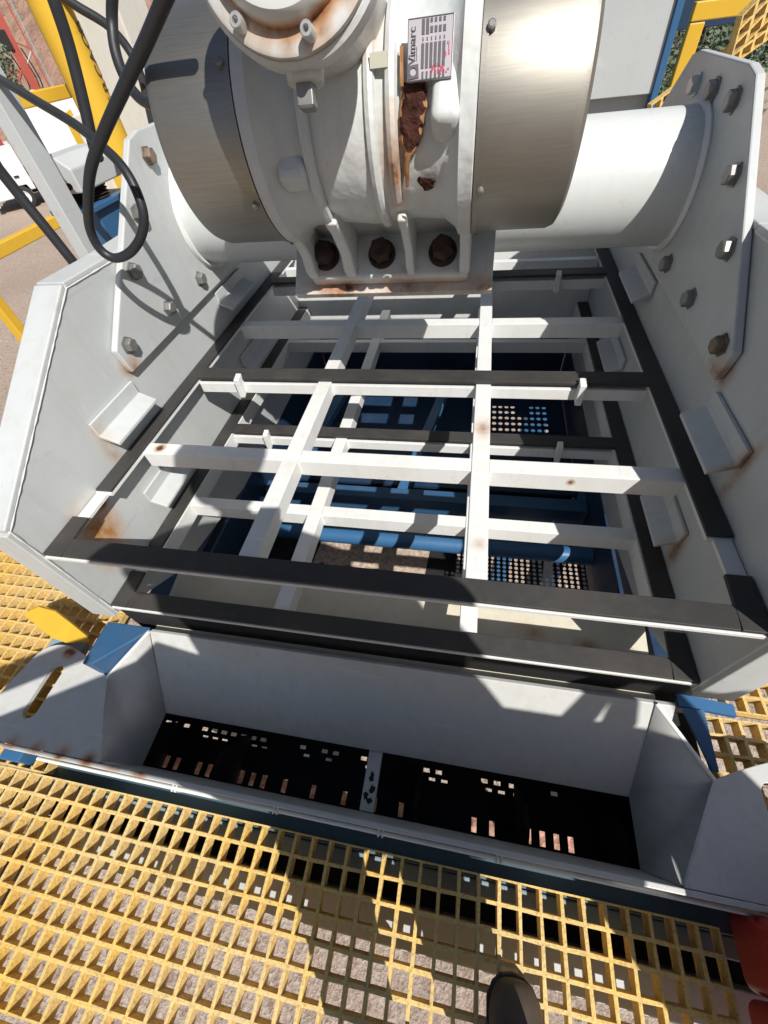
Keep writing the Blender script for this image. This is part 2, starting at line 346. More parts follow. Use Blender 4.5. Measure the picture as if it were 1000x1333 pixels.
for side in (-1, 1):
    X0 = XL if side < 0 else XR
    t_ = .022 * side
    g = G(); g.prism([(X0, y, z) for y, z in OUT], (t_, 0, 0))
    plate = g.build('side_plate', 'plate_paint', root=scr, bevel=.001)
    # flange that stands outwards along the plate's edge
    g = G(); n = len(OUT)
    for i in (0, 1, 2, 3, 4, 5):
        a, b = Vector((0, *OUT[i])), Vector((0, *OUT[i + 1])); d = (b - a).normalized(); nn = Vector((0, -d.z, d.y))
        if nn.dot(a - Vector((0, 2.1, -1.2))) < 0: nn = -nn
        x0, x1 = X0 - side * .004, X0 + side * .102; th = .018
        e0, e1 = a, b
        g.hexa([(x0, e0.y, e0.z), (x1, e0.y, e0.z), (x1, e1.y, e1.z), (x0, e1.y, e1.z)] + [(x, *(e + nn * th).yz) for x, e in ((x0, e0), (x1, e0), (x1, e1), (x0, e1))])
    g.build('flange', 'plate_paint', parent=plate, root=scr, bevel=.0025)
    # weld bead along the flange corner
    g = G()
    for i in (0, 1, 2):
        a, b = Vector((X0 + side * .0, *OUT[i])), Vector((X0 + side * .0, *OUT[i + 1])); nseg = int((b - a).length / .02)
        pts = [a.lerp(b, q / nseg) for q in range(nseg + 1)]
        g.tube(pts, .005, 6, 1, [.0045 + random.uniform(-.0008, .0012) for _ in pts])
    g.build('weld_bead', 'white', parent=plate, root=scr, smooth=True)
    # thick gusset plate round the cross tube
    gp = [(1.215, -.785), (1.20, -.69), (1.79, -.205), (1.86, -.19), (2.32, -.19), (2.39, -.205), (2.98, -.69), (2.965, -.785)]
    g = G(); g.prism([(X0 - side * .003, y, z) for y, z in gp], (-side * .026, 0, 0))
    gus = g.build('gusset_plate', 'plate_paint', parent=plate, root=scr, bevel=.003)
    # weld ring where the tube meets the gusset
    g = G(); pts = []
    for q in range(49):
        a = 2 * math.pi * q / 48; pts.append((X0 - side * .034, 2.09 + .212 * math.cos(a), -.505 + .212 * math.sin(a)))
    g.tube(pts, .014, 6, 1, [.013 + random.uniform(-.002, .004) for _ in pts]); g.build('weld_ring', 'white', parent=plate, root=scr, smooth=True)
    for (y, z) in BP:
        p = (X0 - side * .029, y, z)
        rot = (random.uniform(0, 6), 0, 0) if side < 0 else (random.uniform(0, 6), 0, math.pi)
        if first: o = bolt_mesh; first = False; o.parent = plate; o.location = W(p) - base; o.rotation_euler = rot
        else: o = copy_part(bolt_mesh, plate, scr, p, rot)
    for o in plate.children:
        if o.name.startswith('bolt'): o.material_slots[0].link = 'OBJECT'; o.material_slots[0].material = M[random.choice(('bolt', 'bolt', 'bolt', 'bolttan', 'boltlight'))]
    # angle clips welded to the plate
    for (y0, y1, z1, z0, wd) in ((.935, 1.20, -.812, -.875, .073), (1.97, 2.28, -.815, -.875, .073), (.93, 1.16, -1.165, -1.225, .073), (1.97, 2.28, -1.165, -1.225, .073)):
        g = G(); xa = X0 - side * .002; xb = X0 - side * .014; xc = X0 - side * wd
        prof = [(xa, z1), (xb, z1), (xb, z0 + .012), (xc, z0 + .012 - .03), (xc, z0 - .03), (xa, z0)]
        sk = .015
        g.prism([(x, y0, z) for x, z in prof], (0, y1 - y0, 0))
        g.build('angle_clip', 'plate_paint', parent=plate, root=scr, bevel=.0015)
# cross tube
g = G(); g.lathe((XL + .024, 2.09, -.505), (1, 0, 0), [(0, 0), (0, .206), (XR - XL - .048, .206), (XR - XL - .048, 0)], 72)
M['tube_paint'] = paint('tube_paint', (0.60, 0.63, 0.63), rough=0.3, rust=0.05, var=0.05)
g.build('cross_tube', 'tube_paint', root=scr, smooth=True)
# ---- decks
def barx(y0, y1, z, dep, x0, x1, mat='white', name='cross_bar', bev=.0012):
    q = G(); q.box(x0, x1, y0, y1, z - dep, z); return q.build(name, mat, root=scr, bevel=bev)
frame_spots = [(rel((-1.17, 1.03, -1.0)), .02, 1.5, (1, 1, 1)), (rel((.06, 1.22, -1.0)), .03, .6, (1, .6, 1)), (rel((.06, .70, -1.0)), .02, .8, (1, 1, 1)), (rel((.35, 1.0, -1.03)), .012, 1.2, (1, 1, 1))]
M['bar_paint'] = paint('bar_paint', (0.70, 0.72, 0.72), rust=0.15, var=0.07, grime=0.45, spots=frame_spots)
for (z, dz) in ((-1.0, .0), (-1.355, .0)):
    up_ = z > -1.1
    xa, xb = (XL + .003, XR - .003)
    ix0, ix1 = (XL + .02, XR - .06) if up_ else (XL + .075, XR - .075)
    # long bars
    for x0 in (.03, -.647):
        q = G(); q.box(x0, x0 + .059, .582, 2.92, z - .0665, z + .002); q.build('long_bar', 'bar_paint', root=scr, bevel=.0012)
    # cross bars, broken at the long bars so nothing overlaps
    for (y0, y1, rub) in ((.998, 1.058, 0), (1.487, 1.572, 1), (1.992, 2.055, 0), (2.495, 2.58, 1)) if up_ else ((1.03, 1.085, 0), (1.527, 1.60, 1), (2.02, 2.07, 0), (2.475, 2.515, 0)):
        dep = .07 if not rub else .06
        for (a, b) in ((xa + .062, -.648), (-.587, .029), (.0895, xb - .064)):
            q = G(); q.box(a, b, y0, y1 - (.03 if rub else 0), z - dep, z - (.012 if rub else 0)); q.build('cross_bar', 'bar_paint', root=scr, bevel=.0012)
        if rub:
            for (a, b) in ((xa + .062, xb - .064),):
                q = G(); q.box(a, b, y0 + .004, y1, z + .003, z + .017); q.build('rubber_strip', 'rubber', root=scr, bevel=.0012)
            for xt in (-1.018, .432):
                q = G(); q.prism([(xt - .012, y0 - .03, z + .025), (xt - .012, y0 + .01, z + .035), (xt - .012, y0 + .01, z - .05), (xt - .012, y0 - .03, z - .065)], (.024, 0, 0))
                q.build('wedge_tab', 'bar_paint', root=scr, bevel=.001)
    q = G()
    for (y0, y1) in (((.998, 1.058), (1.487, 1.542), (1.992, 2.055), (2.495, 2.55)) if up_ else ((1.03, 1.085), (1.527, 1.57), (2.02, 2.07), (2.475, 2.515))):
        for xj in (-.6485, -.586, .0285, .091):
            for yj in (y0, y1):
                q.tube([(xj, yj, z - .062), (xj + random.uniform(-.001, .001), yj, z - .03), (xj, yj, z - .006)], .005, 6, 2, [.0045, .006, .0045])
    wb = q.build('weld_beads', 'bar_paint', root=scr, smooth=True); wb['kind'] = 'stuff'
    # side rails with rubber tops
    for sd in (-1, 1):
        X0 = XL if sd < 0 else XR; inn = -sd
        q = G(); xx = sorted((X0 + inn * .003, X0 + inn * .066)); q.box(*xx, .785, 2.97, z - .012, z + .001); q.build('side_rail', 'bar_paint', root=scr)
        q = G(); xx = sorted((X0 + inn * .0035, X0 + inn * .0675)); q.box(*xx, .79, 2.97, z + .002, z + .012); q.build('rubber_strip', 'rubber', root=scr, bevel=.001)
        if not up_:
            q = G(); xx = sorted((X0 + inn * .0685, X0 + inn * .0755)); q.box(*xx, .785, 2.97, z - .075, z + .004); q.build('side_rail', 'bar_paint', root=scr)
    # front lip bar and its rubber facing with mitred corner pieces
    q = G(); q.box(xa, xb, .508, .579, z - .014, z); q.build('lip_bar', 'bar_paint', root=scr, bevel=.001)
    q = G(); q.prism([(XL + .075, .512, z + .002), (XR - .075, .512, z + .002), (XR - .066, .578, z + .002), (XL + .066, .578, z + .002)], (0, 0, .011)); q.build('rubber_strip', 'rubber', root=scr, bevel=.001)
    for sd in (-1, 1):
        X0 = XL if sd < 0 else XR; inn = -sd
        q = G(); q.prism([(X0 + inn * .004, .5115, z + .0025), (X0 + inn * .073, .5115, z + .0025), (X0 + inn * .064, .665, z + .0025), (X0 + inn * .004, .665, z + .0025)], (0, 0, .012)); q.build('rubber_corner', 'rubber', root=scr, bevel=.001)
        q = G(); xx = sorted((X0 + inn * .004, X0 + inn * .05)); q.box(*xx, .579, .785, z - .012, z - .001); q.build('side_rail', 'bar_paint', root=scr)
# discharge pan under the lower deck and rear cross plates
q = G(); q.hexa([(XL + .004, .515, -1.66), (XR - .004, .515, -1.66), (XR - .004, .86, -1.60), (XL + .004, .86, -1.60), (XL + .004, .515, -1.645), (XR - .004, .515, -1.645), (XR - .004, .86, -1.585), (XL + .004, .86, -1.585)])
pan_spots = [(rel((.52, .66, -1.62)), .05, 1.5, (1, 1, 1)), (rel((.30, .72, -1.60)), .03, .7, (.5, 1, 1))]
M['pan_paint'] = paint('pan_paint', (0.60, 0.57, 0.47), rust=0.1, grime=0.6, spots=pan_spots)
q.build('discharge_pan', 'pan_paint', root=scr, bevel=.001)
q = G(); q.box(XL + .004, XR - .004, 2.99, 3.02, -1.5, -.96); q.build('rear_plate', 'bar_paint', root=scr)
q = G(); q.box(XL + .07, XR - .07, 2.74, 2.78, -1.06, -1.002); q.build('cross_bar', 'bar_paint', root=scr)
# ================================================================= VIBRATOR MOTOR
AX = Vector((0, 1.37, -.173)); NV = Vector((0, -.7071, .7071)); UV = Vector((0, .7071, .7071)); XV = Vector((1, 0, 0))
def mp(x, u, n): return AX + XV * x + UV * u + NV * n
mot = thing('vibrator_motor', 'large pale grey vibrator motor with two brushed steel end drums and rust stains', 'motor', mp(XC, 0, -.298))
mbase = Vector(mot['base'])
def mrel(p): return tuple(W(p) - mbase)
msp = [(mrel(mp(-.478, -.20, -.285)), .045, .9, (1.6, 1, 1)), (mrel(mp(-.296, -.20, -.285)), .04, 1.2, (1.6, 1, 1)), (mrel(mp(-.107, -.20, -.285)), .045, .9, (1.6, 1, 1)),
       (mrel(mp(-.45, -.265, -.298)), .05, 1.0, (.5, 2, 1)), (mrel(mp(-.2, -.27, -.298)), .05, .9, (.5, 2, 1)), (mrel(mp(0, -.27, -.298)), .05, .8, (.5, 2, 1)),
       (mrel(mp(-.245, .02, .22)), .05, .6, (2, 1, 1)), (mrel(mp(-.20, -.19, .10)), .07, .8, (3, .8, .8))]
M['motor_paint'] = paint('motor_paint', (0.565, 0.595, 0.60), rough=0.36, rust=0.12, bmp=0.5, grime=0.5, spots=msp, cast=2.5)
q = G(); q.obox(mp(XC, .01, -.313), XV * .3265, UV * .293, NV * .015); bp = q.build('base_plate', 'motor_paint', root=mot, bevel=.0015)
# welded seat between the inclined plate and the cross tube
for xs in (-.56, XC, .005):
    a = mp(xs, -.2, -.33); b = mp(xs, .27, -.33)
    q = G(); q.prism([(xs - .014, a.y, a.z), (xs - .014, b.y, b.z), (xs - .014, 2.0, -.31), (xs - .014, 1.90, -.55)], (.028, 0, 0)); q.build('seat_gusset', 'motor_paint', root=mot, bevel=.001)
def drum(x0, x1, outx):
    q = G(); r = .235; L = abs(x1 - x0); ax = XV if x1 > x0 else -XV
    q.lathe(mp(x0, 0, 0), ax, [(0, 0), (0, r), (L - .028, r), (L - .012, r - .006), (L - .003, r - .022), (L, r - .045), (L, 0)], 96)
    d = q.build('end_drum', 'steel', root=mot, smooth=True)
    q = G(); q.lathe(mp(x0, 0, 0) - ax * .004, ax, [(0, r + .001), (.0, r + .004), (.012, r + .004), (.012, r + .001)], 96); q.build('drum_rim', 'steel', parent=d, root=mot, smooth=True)
    for a in (35, 100, 160, 215, 280, 330):
        c = mp(x0, 0, 0) + ax * .012 + (UV * math.cos(math.radians(a)) + NV * math.sin(math.radians(a))) * (r + .001)
        n_ = (UV * math.cos(math.radians(a)) + NV * math.sin(math.radians(a)))
        q = G(); q.lathe(c, n_, [(0, 0), (0, .008), (.009, .008), (.011, .005), (.011, 0)], 8); q.build('screw', 'bolt', parent=d, root=mot)
    return d
drum(-.018, .192, 1); drum(-.537, -.747, -1)
# cast housing: barrel with end flanges that run down into feet
prof = [(0, 0), (0, .232), (.006, .24), (.034, .24), (.045, .222), (.07, .203), (.15, .197), (.245, .206), (.27, .206), (.365, .197), (.44, .203), (.468, .222), (.478, .24), (.508, .24), (.514, .232), (.514, 0)]
q = G(); q.lathe(mp(-.5345, 0, 0), XV, prof, 72); q.build('housing', 'motor_paint', root=mot, smooth=True)
for su in (-1, 1):
    # foot slab and webs
    q = G(); q.obox(mp(XC, su * .185, -.2725), XV * .252, UV * .072, NV * .0255); q.build('foot', 'motor_paint', root=mot, bevel=.006, smooth=True)
    for (x0, x1, top, inner) in ((-.533, -.502, .02, .05), (-.408, -.374, -.02, .05), (-.212, -.188, -.02, .05), (-.053, -.022, .02, .05)):
        pts = [mp(x0, su * .05, -.25), mp(x0, su * .254, -.25), mp(x0, su * .252, -.21), mp(x0, su * .225, -.17), mp(x0, su * .215, -.08), mp(x0, su * .222, top), mp(x0, su * .12, top)]
        q = G(); q.prism(pts, (x1 - x0, 0, 0)); q.build('web', 'motor_paint', root=mot, bevel=.004, smooth=True, seg=3)
    # pocket wall behind the bolts
    q = G(); q.obox(mp(XC, su * .10, -.19), XV * .235, UV * .03, NV * .075); q.build('pocket_wall', 'motor_paint', root=mot, bevel=.01, smooth=True)
    for i, xb in enumerate((-.478, -.296, -.107)):
        q = G(); c = mp(xb, su * .19, -.2465)
        q.lathe(c, NV, [(0, 0), (0, .043), (.007, .043), (.009, .033), (.012, .033)], 24); w = q.build('washer', 'rustbolt', root=mot)
        q = G(); q.lathe(c + NV * .010, NV, [(0, 0), (0, .034), (.03, .034), (.036, .027), (.036, 0)], 6, ph=i * .4); q.build('foot_bolt', 'rustbolt', root=mot, bevel=.0008)
# raised cast ribs round the barrel
for (x0, a0, a1) in ((-.395, 95, 215), (-.245, 60, 200), (-.20, 70, 170)):
    q = G(); pts = []
    for k in range(17):
        a = math.radians(a0 + (a1 - a0) * k / 16); pts.append(mp(x0, math.cos(a) * .206, math.sin(a) * .206))
    q.tube(pts, .013, 8, 1); q.build('cast_rib', 'motor_paint', root=mot, smooth=True)
# lugs
for (x, u, n_, sx, su_, sn) in ((-.44, -.17, .10, .035, .03, .03), (-.085, -.10, .165, .03, .06, .04), (-.30, .17, .13, .10, .05, .08)):
    q = G(); q.obox(mp(x, u, n_), XV * sx, UV * su_, NV * sn); q.build('cast_lug', 'motor_paint', root=mot, bevel=.011, smooth=True, seg=3)
# terminal box: round lid facing up and out
TD = Vector((0, -.93, .367)).normalized(); TU = Vector((0, .367, .93)).normalized()
tp0 = ony(372, 88, .97)
k3 = [onp(px, py, tp0, TD) for px, py in ((372, 88), (277, 22), (463, 30))]
k2 = [(p.x, p.dot(TU)) for p in k3]
(ax0, ay0), (bx0, by0), (cx0, cy0) = k2
dd = 2 * (ax0 * (by0 - cy0) + bx0 * (cy0 - ay0) + cx0 * (ay0 - by0))
ux0 = ((ax0 ** 2 + ay0 ** 2) * (by0 - cy0) + (bx0 ** 2 + by0 ** 2) * (cy0 - ay0) + (cx0 ** 2 + cy0 ** 2) * (ay0 - by0)) / dd
uy0 = ((ax0 ** 2 + ay0 ** 2) * (cx0 - bx0) + (bx0 ** 2 + by0 ** 2) * (ax0 - cx0) + (cx0 ** 2 + cy0 ** 2) * (bx0 - ax0)) / dd
TR_ = math.hypot(ax0 - ux0, ay0 - uy0); TC = Vector((ux0, 0, 0)) + TU * uy0 + TD * tp0.dot(TD)
print('terminal box centre', TC, 'radius', TR_)
q = G(); q.lathe(TC - TD * .30, TD, [(0, 0), (0, TR_ * .66), (.19, TR_ * .70), (.225, TR_ * .82), (.25, TR_ * .95), (.262, TR_ * .97), (.262, TR_ * .99), (.292, TR_), (.298, TR_ * .96), (.298, 0)], 72)
tb = q.build('terminal_box', 'motor_paint', root=mot, smooth=True)
lid_sp = [(mrel(TC + XV * math.cos(a) * TR_ * .86 + TU * math.sin(a) * TR_ * .86), .016, 1.1, (1, 1, 1)) for a in (-2.35, -2.12, -1.9, -1.62, -1.31, -1.15, -.75)] + [(mrel(TC + TD * .012 + XV * math.cos(a) * TR_ * .745 + TU * math.sin(a) * TR_ * .745), .014, .9, (1, 1, 1)) for a in [-3 + .13 * k for k in range(22)]]
M['lid_paint'] = paint('lid_paint', (0.60, 0.62, 0.61), rough=0.3, rust=0.05, grime=0.2, spots=lid_sp)
q = G(); q.lathe(TC, TD, [(0, 0), (0, TR_ * .95), (.010, TR_ * .95), (.013, TR_ * .92), (.013, TR_ * .76), (.034, TR_ * .73), (.042, TR_ * .69), (.045, TR_ * .6), (.046, 0)], 72); q.build('lid', 'lid_paint', parent=tb, root=mot, smooth=True)
for a in (-125, -75, -15, 45, 105, 170):
    c = TC + TD * .010 + XV * math.cos(math.radians(a)) * TR_ * .85 + TU * math.sin(math.radians(a)) * TR_ * .85
    q = G(); q.lathe(c, TD, [(0, 0), (0, .0105), (.024, .0105), (.026, .009), (.026, .005), (.016, .004), (.016, 0)], 16); q.build('lid_screw', 'boltlight', parent=tb, root=mot, smooth=True)
c = TC - TD * .05 - TU * TR_ * .90
q = G(); q.lathe(c, -TU, [(0, 0), (0, .034), (.022, .032), (.024, .024), (.024, 0)], 24); q.build('gland_boss', 'motor_paint', parent=tb, root=mot, smooth=True)
q = G(); q.lathe(c - TU * .023, -TU, [(0, 0), (0, .021), (.03, .021), (.035, .016), (.035, 0)], 4); q.build('gland_plug', 'bolt', parent=tb, root=mot, bevel=.0012)
# nameplate on a flat pad
nn = Vector((0, -.87, .493)).normalized(); tu = Vector((0, .493, .87)).normalized(); pc = AX + nn * .224
cs = [onp(px, py, pc, nn) for px, py in ((527, 107), (588, 104), (592, 21), (535, 23))]
cen = sum(cs, Vector()) / 4; hx = (cs[1] - cs[0] + cs[2] - cs[3]).x / 4; hu = ((cs[3] - cs[0]) + (cs[2] - cs[1])).dot(tu) / 4
def np_(a, b, n_=0): return cen + XV * (a * hx) + tu * (b * hu) + nn * n_
q = G(); q.obox(np_(0, 0, -.02), XV * (hx * .9), tu * (hu * .8), nn * .018); q.build('plate_pad', 'motor_paint', root=mot, bevel=.004)
q = G(); q.obox(np_(0, 0, .002), XV * hx, tu * hu, nn * .0018); npo = q.build('nameplate', 'plate', root=mot, bevel=.0004)
def mark(gm, a0, a1, b0, b1): gm.obox(np_((a0 + a1) / 2, (b0 + b1) / 2, .0044), XV * hx * (a1 - a0) / 2, tu * hu * (b1 - b0) / 2, nn * .0004)
q = G()
for i in range(6):
    a = -.38 + i * .185
    mark(q, a, a + .125, -.62, .18); mark(q, a + .04, a + .125, -.95, -.72)
    if i < 2: mark(q, a, a + .13, .45, .93)
    else: mark(q, a, a + .12, .48, .68); mark(q, a, a + .10, .80, .93)
    mark(q, a + .04, a + .09, .25, .36)
for a in (-.68, -.60): mark(q, a, a + .028, -.35, .15 if a < -.65 else .1)
for (x0, x1, y0, y1) in ((-.99, -.96, -.98, .98), (.96, .99, -.98, .98), (-.99, .99, -.99, -.965), (-.99, .99, .965, .99)): mark(q, x0, x1, y0, y1)
q.build('printed_fields', 'ink', parent=npo, root=mot)
q = G(); q.lathe(np_(-.72, -.70, .0045), nn, [(0, .0085), (.0008, .0085), (.0008, .0145), (0, .0145), (0, .0085)], 4); q.lathe(np_(-.72, -.70, .0046), nn, [(0, .006), (.0008, .006), (.0008, .0105), (0, .0105), (0, .006)], 24)
q.build('logo', 'ink', parent=npo, root=mot)
q = G()
for _ in range(34):
    a = random.uniform(.05, .8); b = random.choice((random.uniform(-.95, -.55), random.uniform(-.95, -.6), random.uniform(-.4, .1)))
    if b > -.5: a = random.uniform(.55, .85)
    mark(q, a, a + random.uniform(.02, .07), b, b + random.uniform(.05, .16))
q.build('red_smudges', 'redink', parent=npo, root=mot)
def text_on(name, body, size, origin, xdir, ydir, mat, parent, root, extrude=.0006):
    cu = bpy.data.curves.new(name, 'FONT'); cu.body = body; cu.size = size; cu.extrude = extrude; cu.align_x = 'LEFT'
    o = bpy.data.objects.new(name, cu); sc.collection.objects.link(o)
    x, y = Vector(xdir).normalized(), Vector(ydir).normalized(); z = x.cross(y)
    dg = bpy.context.evaluated_depsgraph_get(); me = bpy.data.meshes.new_from_object(o.evaluated_get(dg)); bpy.data.objects.remove(o)
    me.name = name; me.materials.append(M[mat]); o = bpy.data.objects.new(name, me); sc.collection.objects.link(o)
    mt = Matrix((x, y, z)).transposed().to_4x4(); mt.translation = W(origin) - Vector(root['base'])
    o.parent = parent; o.matrix_local = mt; return o
text_on('maker_name', 'Vimarc', hu * .42 * S, np_(-.64, -.46, .0045), tu, -XV, 'ink', npo, mot)
stp = onp(493, 78, AX + Vector((0, -.98, .2)) * .2085, (0, -.98, .2))
q = G(); q.obox(stp, XV * .018, Vector((0, .2, .98)) * .011, Vector((0, -.98, .2)) * .002); q.build('old_sticker', 'sticker', root=mot)
# flaking rust below the nameplate, wrapped on the barrel
def oncyl(px, py, r):
    d = ray(px, py); a = d.y ** 2 + d.z ** 2; b = -2 * (d.y * AX.y + d.z * AX.z); c_ = AX.y ** 2 + AX.z ** 2 - r * r
    t = (-b - math.sqrt(max(0, b * b - 4 * a * c_))) / (2 * a); return d * t
def flake(rows, r, name, mat):
    q = G(); L = []
    for (py, xa, xb) in rows:
        xs = [xa + (xb - xa) * k / 6 + random.uniform(-1, 1) for k in range(7)]
        L.append([q.bm.verts.new(oncyl(x, py + random.uniform(-1.2, 1.2), r + (.0035 if 0 < k < 6 else -.004) + random.uniform(-.001, .001))) for k, x in enumerate(xs)])
    for a, b in zip(L, L[1:]):
        for k in range(6): q.bm.faces.new((a[k], a[k + 1], b[k + 1], b[k]))
    return q.build(name, mat, root=mot, smooth=True)
rows_ = [(108, 526, 553), (113, 525, 555), (119, 524, 554), (126, 524, 553), (133, 523, 555), (140, 522, 557), (147, 523, 552), (154, 521, 550), (161, 522, 553), (168, 521, 549), (175, 522, 551), (182, 521, 547), (189, 523, 545), (195, 528, 541)]
flake([(y, a - 2.2, b + 1.2) for y, a, b in rows_] + [(202, 524, 536), (214, 525, 533)], .2085, 'rust_stain', 'stain')
flake([(y, a + random.uniform(-1.5, 1.5), b + random.uniform(-2.5, 2)) for y, a, b in rows_], .2115, 'rust_patch', 'rust')
flake([(231, 545, 562), (236, 542, 567), (240, 546, 564), (244, 550, 566), (248, 553, 558)], .2095, 'rust_patch', 'rust')
flake([(205, 525, 534), (218, 526, 532), (232, 527, 533), (244, 528, 532)], .2125, 'rust_stain', 'stain')
flake([(60, 520, 526), (80, 519, 525), (100, 519, 526), (112, 520, 527)], .2095, 'rust_stain', 'stain')
def smooth2(P, sub):
    out = []
    for i in range(len(P) - 1):
        p0 = P[max(i - 1, 0)]; p1 = P[i]; p2 = P[i + 1]; p3 = P[min(i + 2, len(P) - 1)]
        for k in range(sub):
            t = k / sub
            out.append(tuple(.5 * (2 * b + (c - a) * t + (2 * a - 5 * b + 4 * c - d) * t * t + (3 * b - a - 3 * c + d) * t ** 3) for a, b, c, d in zip(p0, p1, p2, p3)))
    return out + [P[-1]]
# ================================================================= DISCHARGE TROUGH
tr = thing('discharge_trough', 'grey steel discharge trough with slotted end wings in front of the screen', 'trough', (XC, .25, -1.72))
tsp = [(tuple(W((-1.7 + .12 * i, .034, -1.715)) - Vector(tr['base'])), .03, .9, (1, 1, 1)) for i in range(6)] + [(tuple(W((-1.70, .41, -1.715)) - Vector(tr['base'])), .025, 1.4, (.8, 1, 1))]
M['trough_paint'] = paint('trough_paint', (0.54, 0.55, 0.54), rust=0.15, spots=tsp, grime=0.6, var=.12)
q = G(); q.prism([(XL + .033, .509, -1.58), (XR + .029, .509, -1.58), (XR + .045, .27, -1.95), (XL + .03, .27, -1.95)], (0, .016, -.008)); q.build('back_wall', 'trough_paint', root=tr, bevel=.002)
for sd in (-1, 1):
    f = (lambda x: x) if sd < 0 else mir
    def PT(x, y, z): return (f(x), y, z)
    o1 = (-sd) * -.012
    q = G(); off = Vector((sd * .014, -.004, -.004))
    vv = [q.bm.verts.new(PT(*p)) for p in ((-1.262, .509, -1.58), (-1.452, .332, -1.7205), (-1.292, .036, -1.7205), (-1.262, .06, -1.95), (-1.262, .27, -1.95))]
    q.bm.faces.new((vv[0], vv[1], vv[4])); q.bm.faces.new((vv[1], vv[3], vv[4])); q.bm.faces.new((vv[1], vv[2], vv[3])); ew = q.build('end_wall', 'trough_paint', root=tr)
    for p_ in ew.data.polygons: p_.use_smooth = True
    sm = ew.modifiers.new('solid', 'SOLIDIFY'); sm.thickness = .008; sm.offset = 0
    outer = [PT(x, y, -1.72) for x, y in [(-1.452, .332)] + smooth2([(-1.452, .332), (-1.56, .382), (-1.66, .42), (-1.74, .437), (-1.81, .428), (-1.86, .385), (-1.885, .30), (-1.91, .20), (-1.95, .034)], 4)[1:] + [(-1.29, .034)]]
    slot = []
    for k in range(10): a = math.pi * k / 9; slot.append(PT((-1.714 if sd < 0 else -1.622) + .034 * math.cos(a), .318 + .034 * math.sin(a), -1.72))
    for k in range(10): a = math.pi + math.pi * k / 9; slot.append(PT((-1.714 if sd < 0 else -1.622) + .034 * math.cos(a), .162 + .034 * math.sin(a), -1.72))
    q = G(); q.holed(outer, [slot], (0, 0, -.02)); q.build('slotted_wing', 'trough_paint', root=tr, bevel=.001)
    q = G(); q.cyl(PT(-1.452, .332, -1.716), PT(-1.262, .509, -1.577), .007, 8); q.build('weld_bead', 'white', root=tr, smooth=True)
q = G(); q.prism([(-1.28, .033, -1.722), (.73, .033, -1.722), (.72, .062, -1.97), (-1.27, .062, -1.97)], (0, -.014, 0)); q.build('front_wall', 'trough_paint', root=tr, bevel=.001)
q = G(); q.box(-1.95, mir(-1.95), .016, .032, -1.745, -1.714); q.build('rim_bar', 'trough_paint', root=tr, bevel=.002)
q = G(); q.cyl((-1.6, .008, -1.775), (1.05, .008, -1.775), .007, 10); q.build('rim_rod', 'white', root=tr, smooth=True)
for px in (232, 362, 497, 650):
    for dx in (-.007, .007):
        e = onz(px, 957 + px * .2235 + 8, -1.775).x + dx
        q = G(); q.tube([(e, .02, -1.765), (e, -.001, -1.768), (e - .002, .0, -1.79), (e - .004, .006, -1.86), (e - .01, .012, -1.90)], .0028, 6, 4); q.build('cable_tie', 'white', root=tr, smooth=True)
p0 = onz(489, 980, -1.97); p1 = onz(472, 1085, -1.97)
q = G(); q.box(p0.x - .028, p0.x + .028, .065, .30, -2.0, -1.972); br = q.build('cross_brace', 'trough_paint', root=tr, bevel=.001)
for (a, b) in ((0, .02), (.01, -.02), (-.012, -.045), (.004, -.06)):
    q = G(); n_ = 9; cx, cy = p0.x + a, .16 + b
    q.prism([(cx + math.cos(2 * math.pi * k / n_) * random.uniform(.006, .016), cy + math.sin(2 * math.pi * k / n_) * random.uniform(.008, .022), -1.9715) for k in range(n_)], (0, 0, .001)); q.build('paint_chip', 'black', parent=br, root=tr)
# ================================================================= CONVEYOR HOPPER BELOW THE TROUGH
hp = thing('lower_hopper', 'dark slotted steel hopper below the discharge trough opening', 'hopper', (XC, .2, -2.42))
def slots(gm, xs, y0, y1, w, z):
    """a strip of plate at height z between y0..y1 with one rectangular slot per entry of xs"""
    prev = xs[0] - .2
    for x in xs: pass
def slotplate(gm, x0, x1, ya, yb, sl, z):
    cur = x0
    for (a, b, c, d) in sorted(sl):
        gm.face([(cur, ya, z), (a, ya, z), (a, yb, z), (cur, yb, z)])
        gm.face([(a, ya, z), (b, ya, z), (b, c, z), (a, c, z)]); gm.face([(a, d, z), (b, d, z), (b, yb, z), (a, yb, z)]); cur = b
    gm.face([(cur, ya, z), (x1, ya, z), (x1, yb, z), (cur, yb, z)])
q = G()
sl1 = [(x, x + .032, .283, .300) for x in [-1.585 + .0575 * i for i in range(4)]] + [(x, x + .032, .283, .300) for x in [-1.30 + .0575 * i for i in range(7)]] + [(x, x + .03, .283, .300) for x in (-.73, -.61, -.55, -.40, -.08, -.02, .20, .26, .33, .52, .93, .99, 1.05)]
slotplate(q, -1.75, 1.2, .272, .36, sl1, -2.40)
sl3 = [(x, x + .030, .254, .262) for x in [-1.28 + .0575 * i for i in range(7)]] + [(x, x + .03, .252, .264) for x in (-.70, -.58, -.37, -.05, .01, .22, .28, .35, .90, .96, 1.02)]
slotplate(q, -1.75, 1.2, .245, .272, sl3, -2.40)
sl2 = [(x, x + .025, .085, .14) for x in [-1.565 + .063 * i for i in range(4)]] + [(x, x + .025, .085, .14) for x in [-1.25 + .061 * i for i in range(7)]] + [(x, x + .023, .085, .14) for x in (-.77, -.62, -.46, -.31, -.18, .16, .24, .40, .46, .52, .58, .74)]
slotplate(q, -1.75, 1.2, .0, .245, sl2, -2.40)
q.build('slotted_floor', 'black', root=hp)
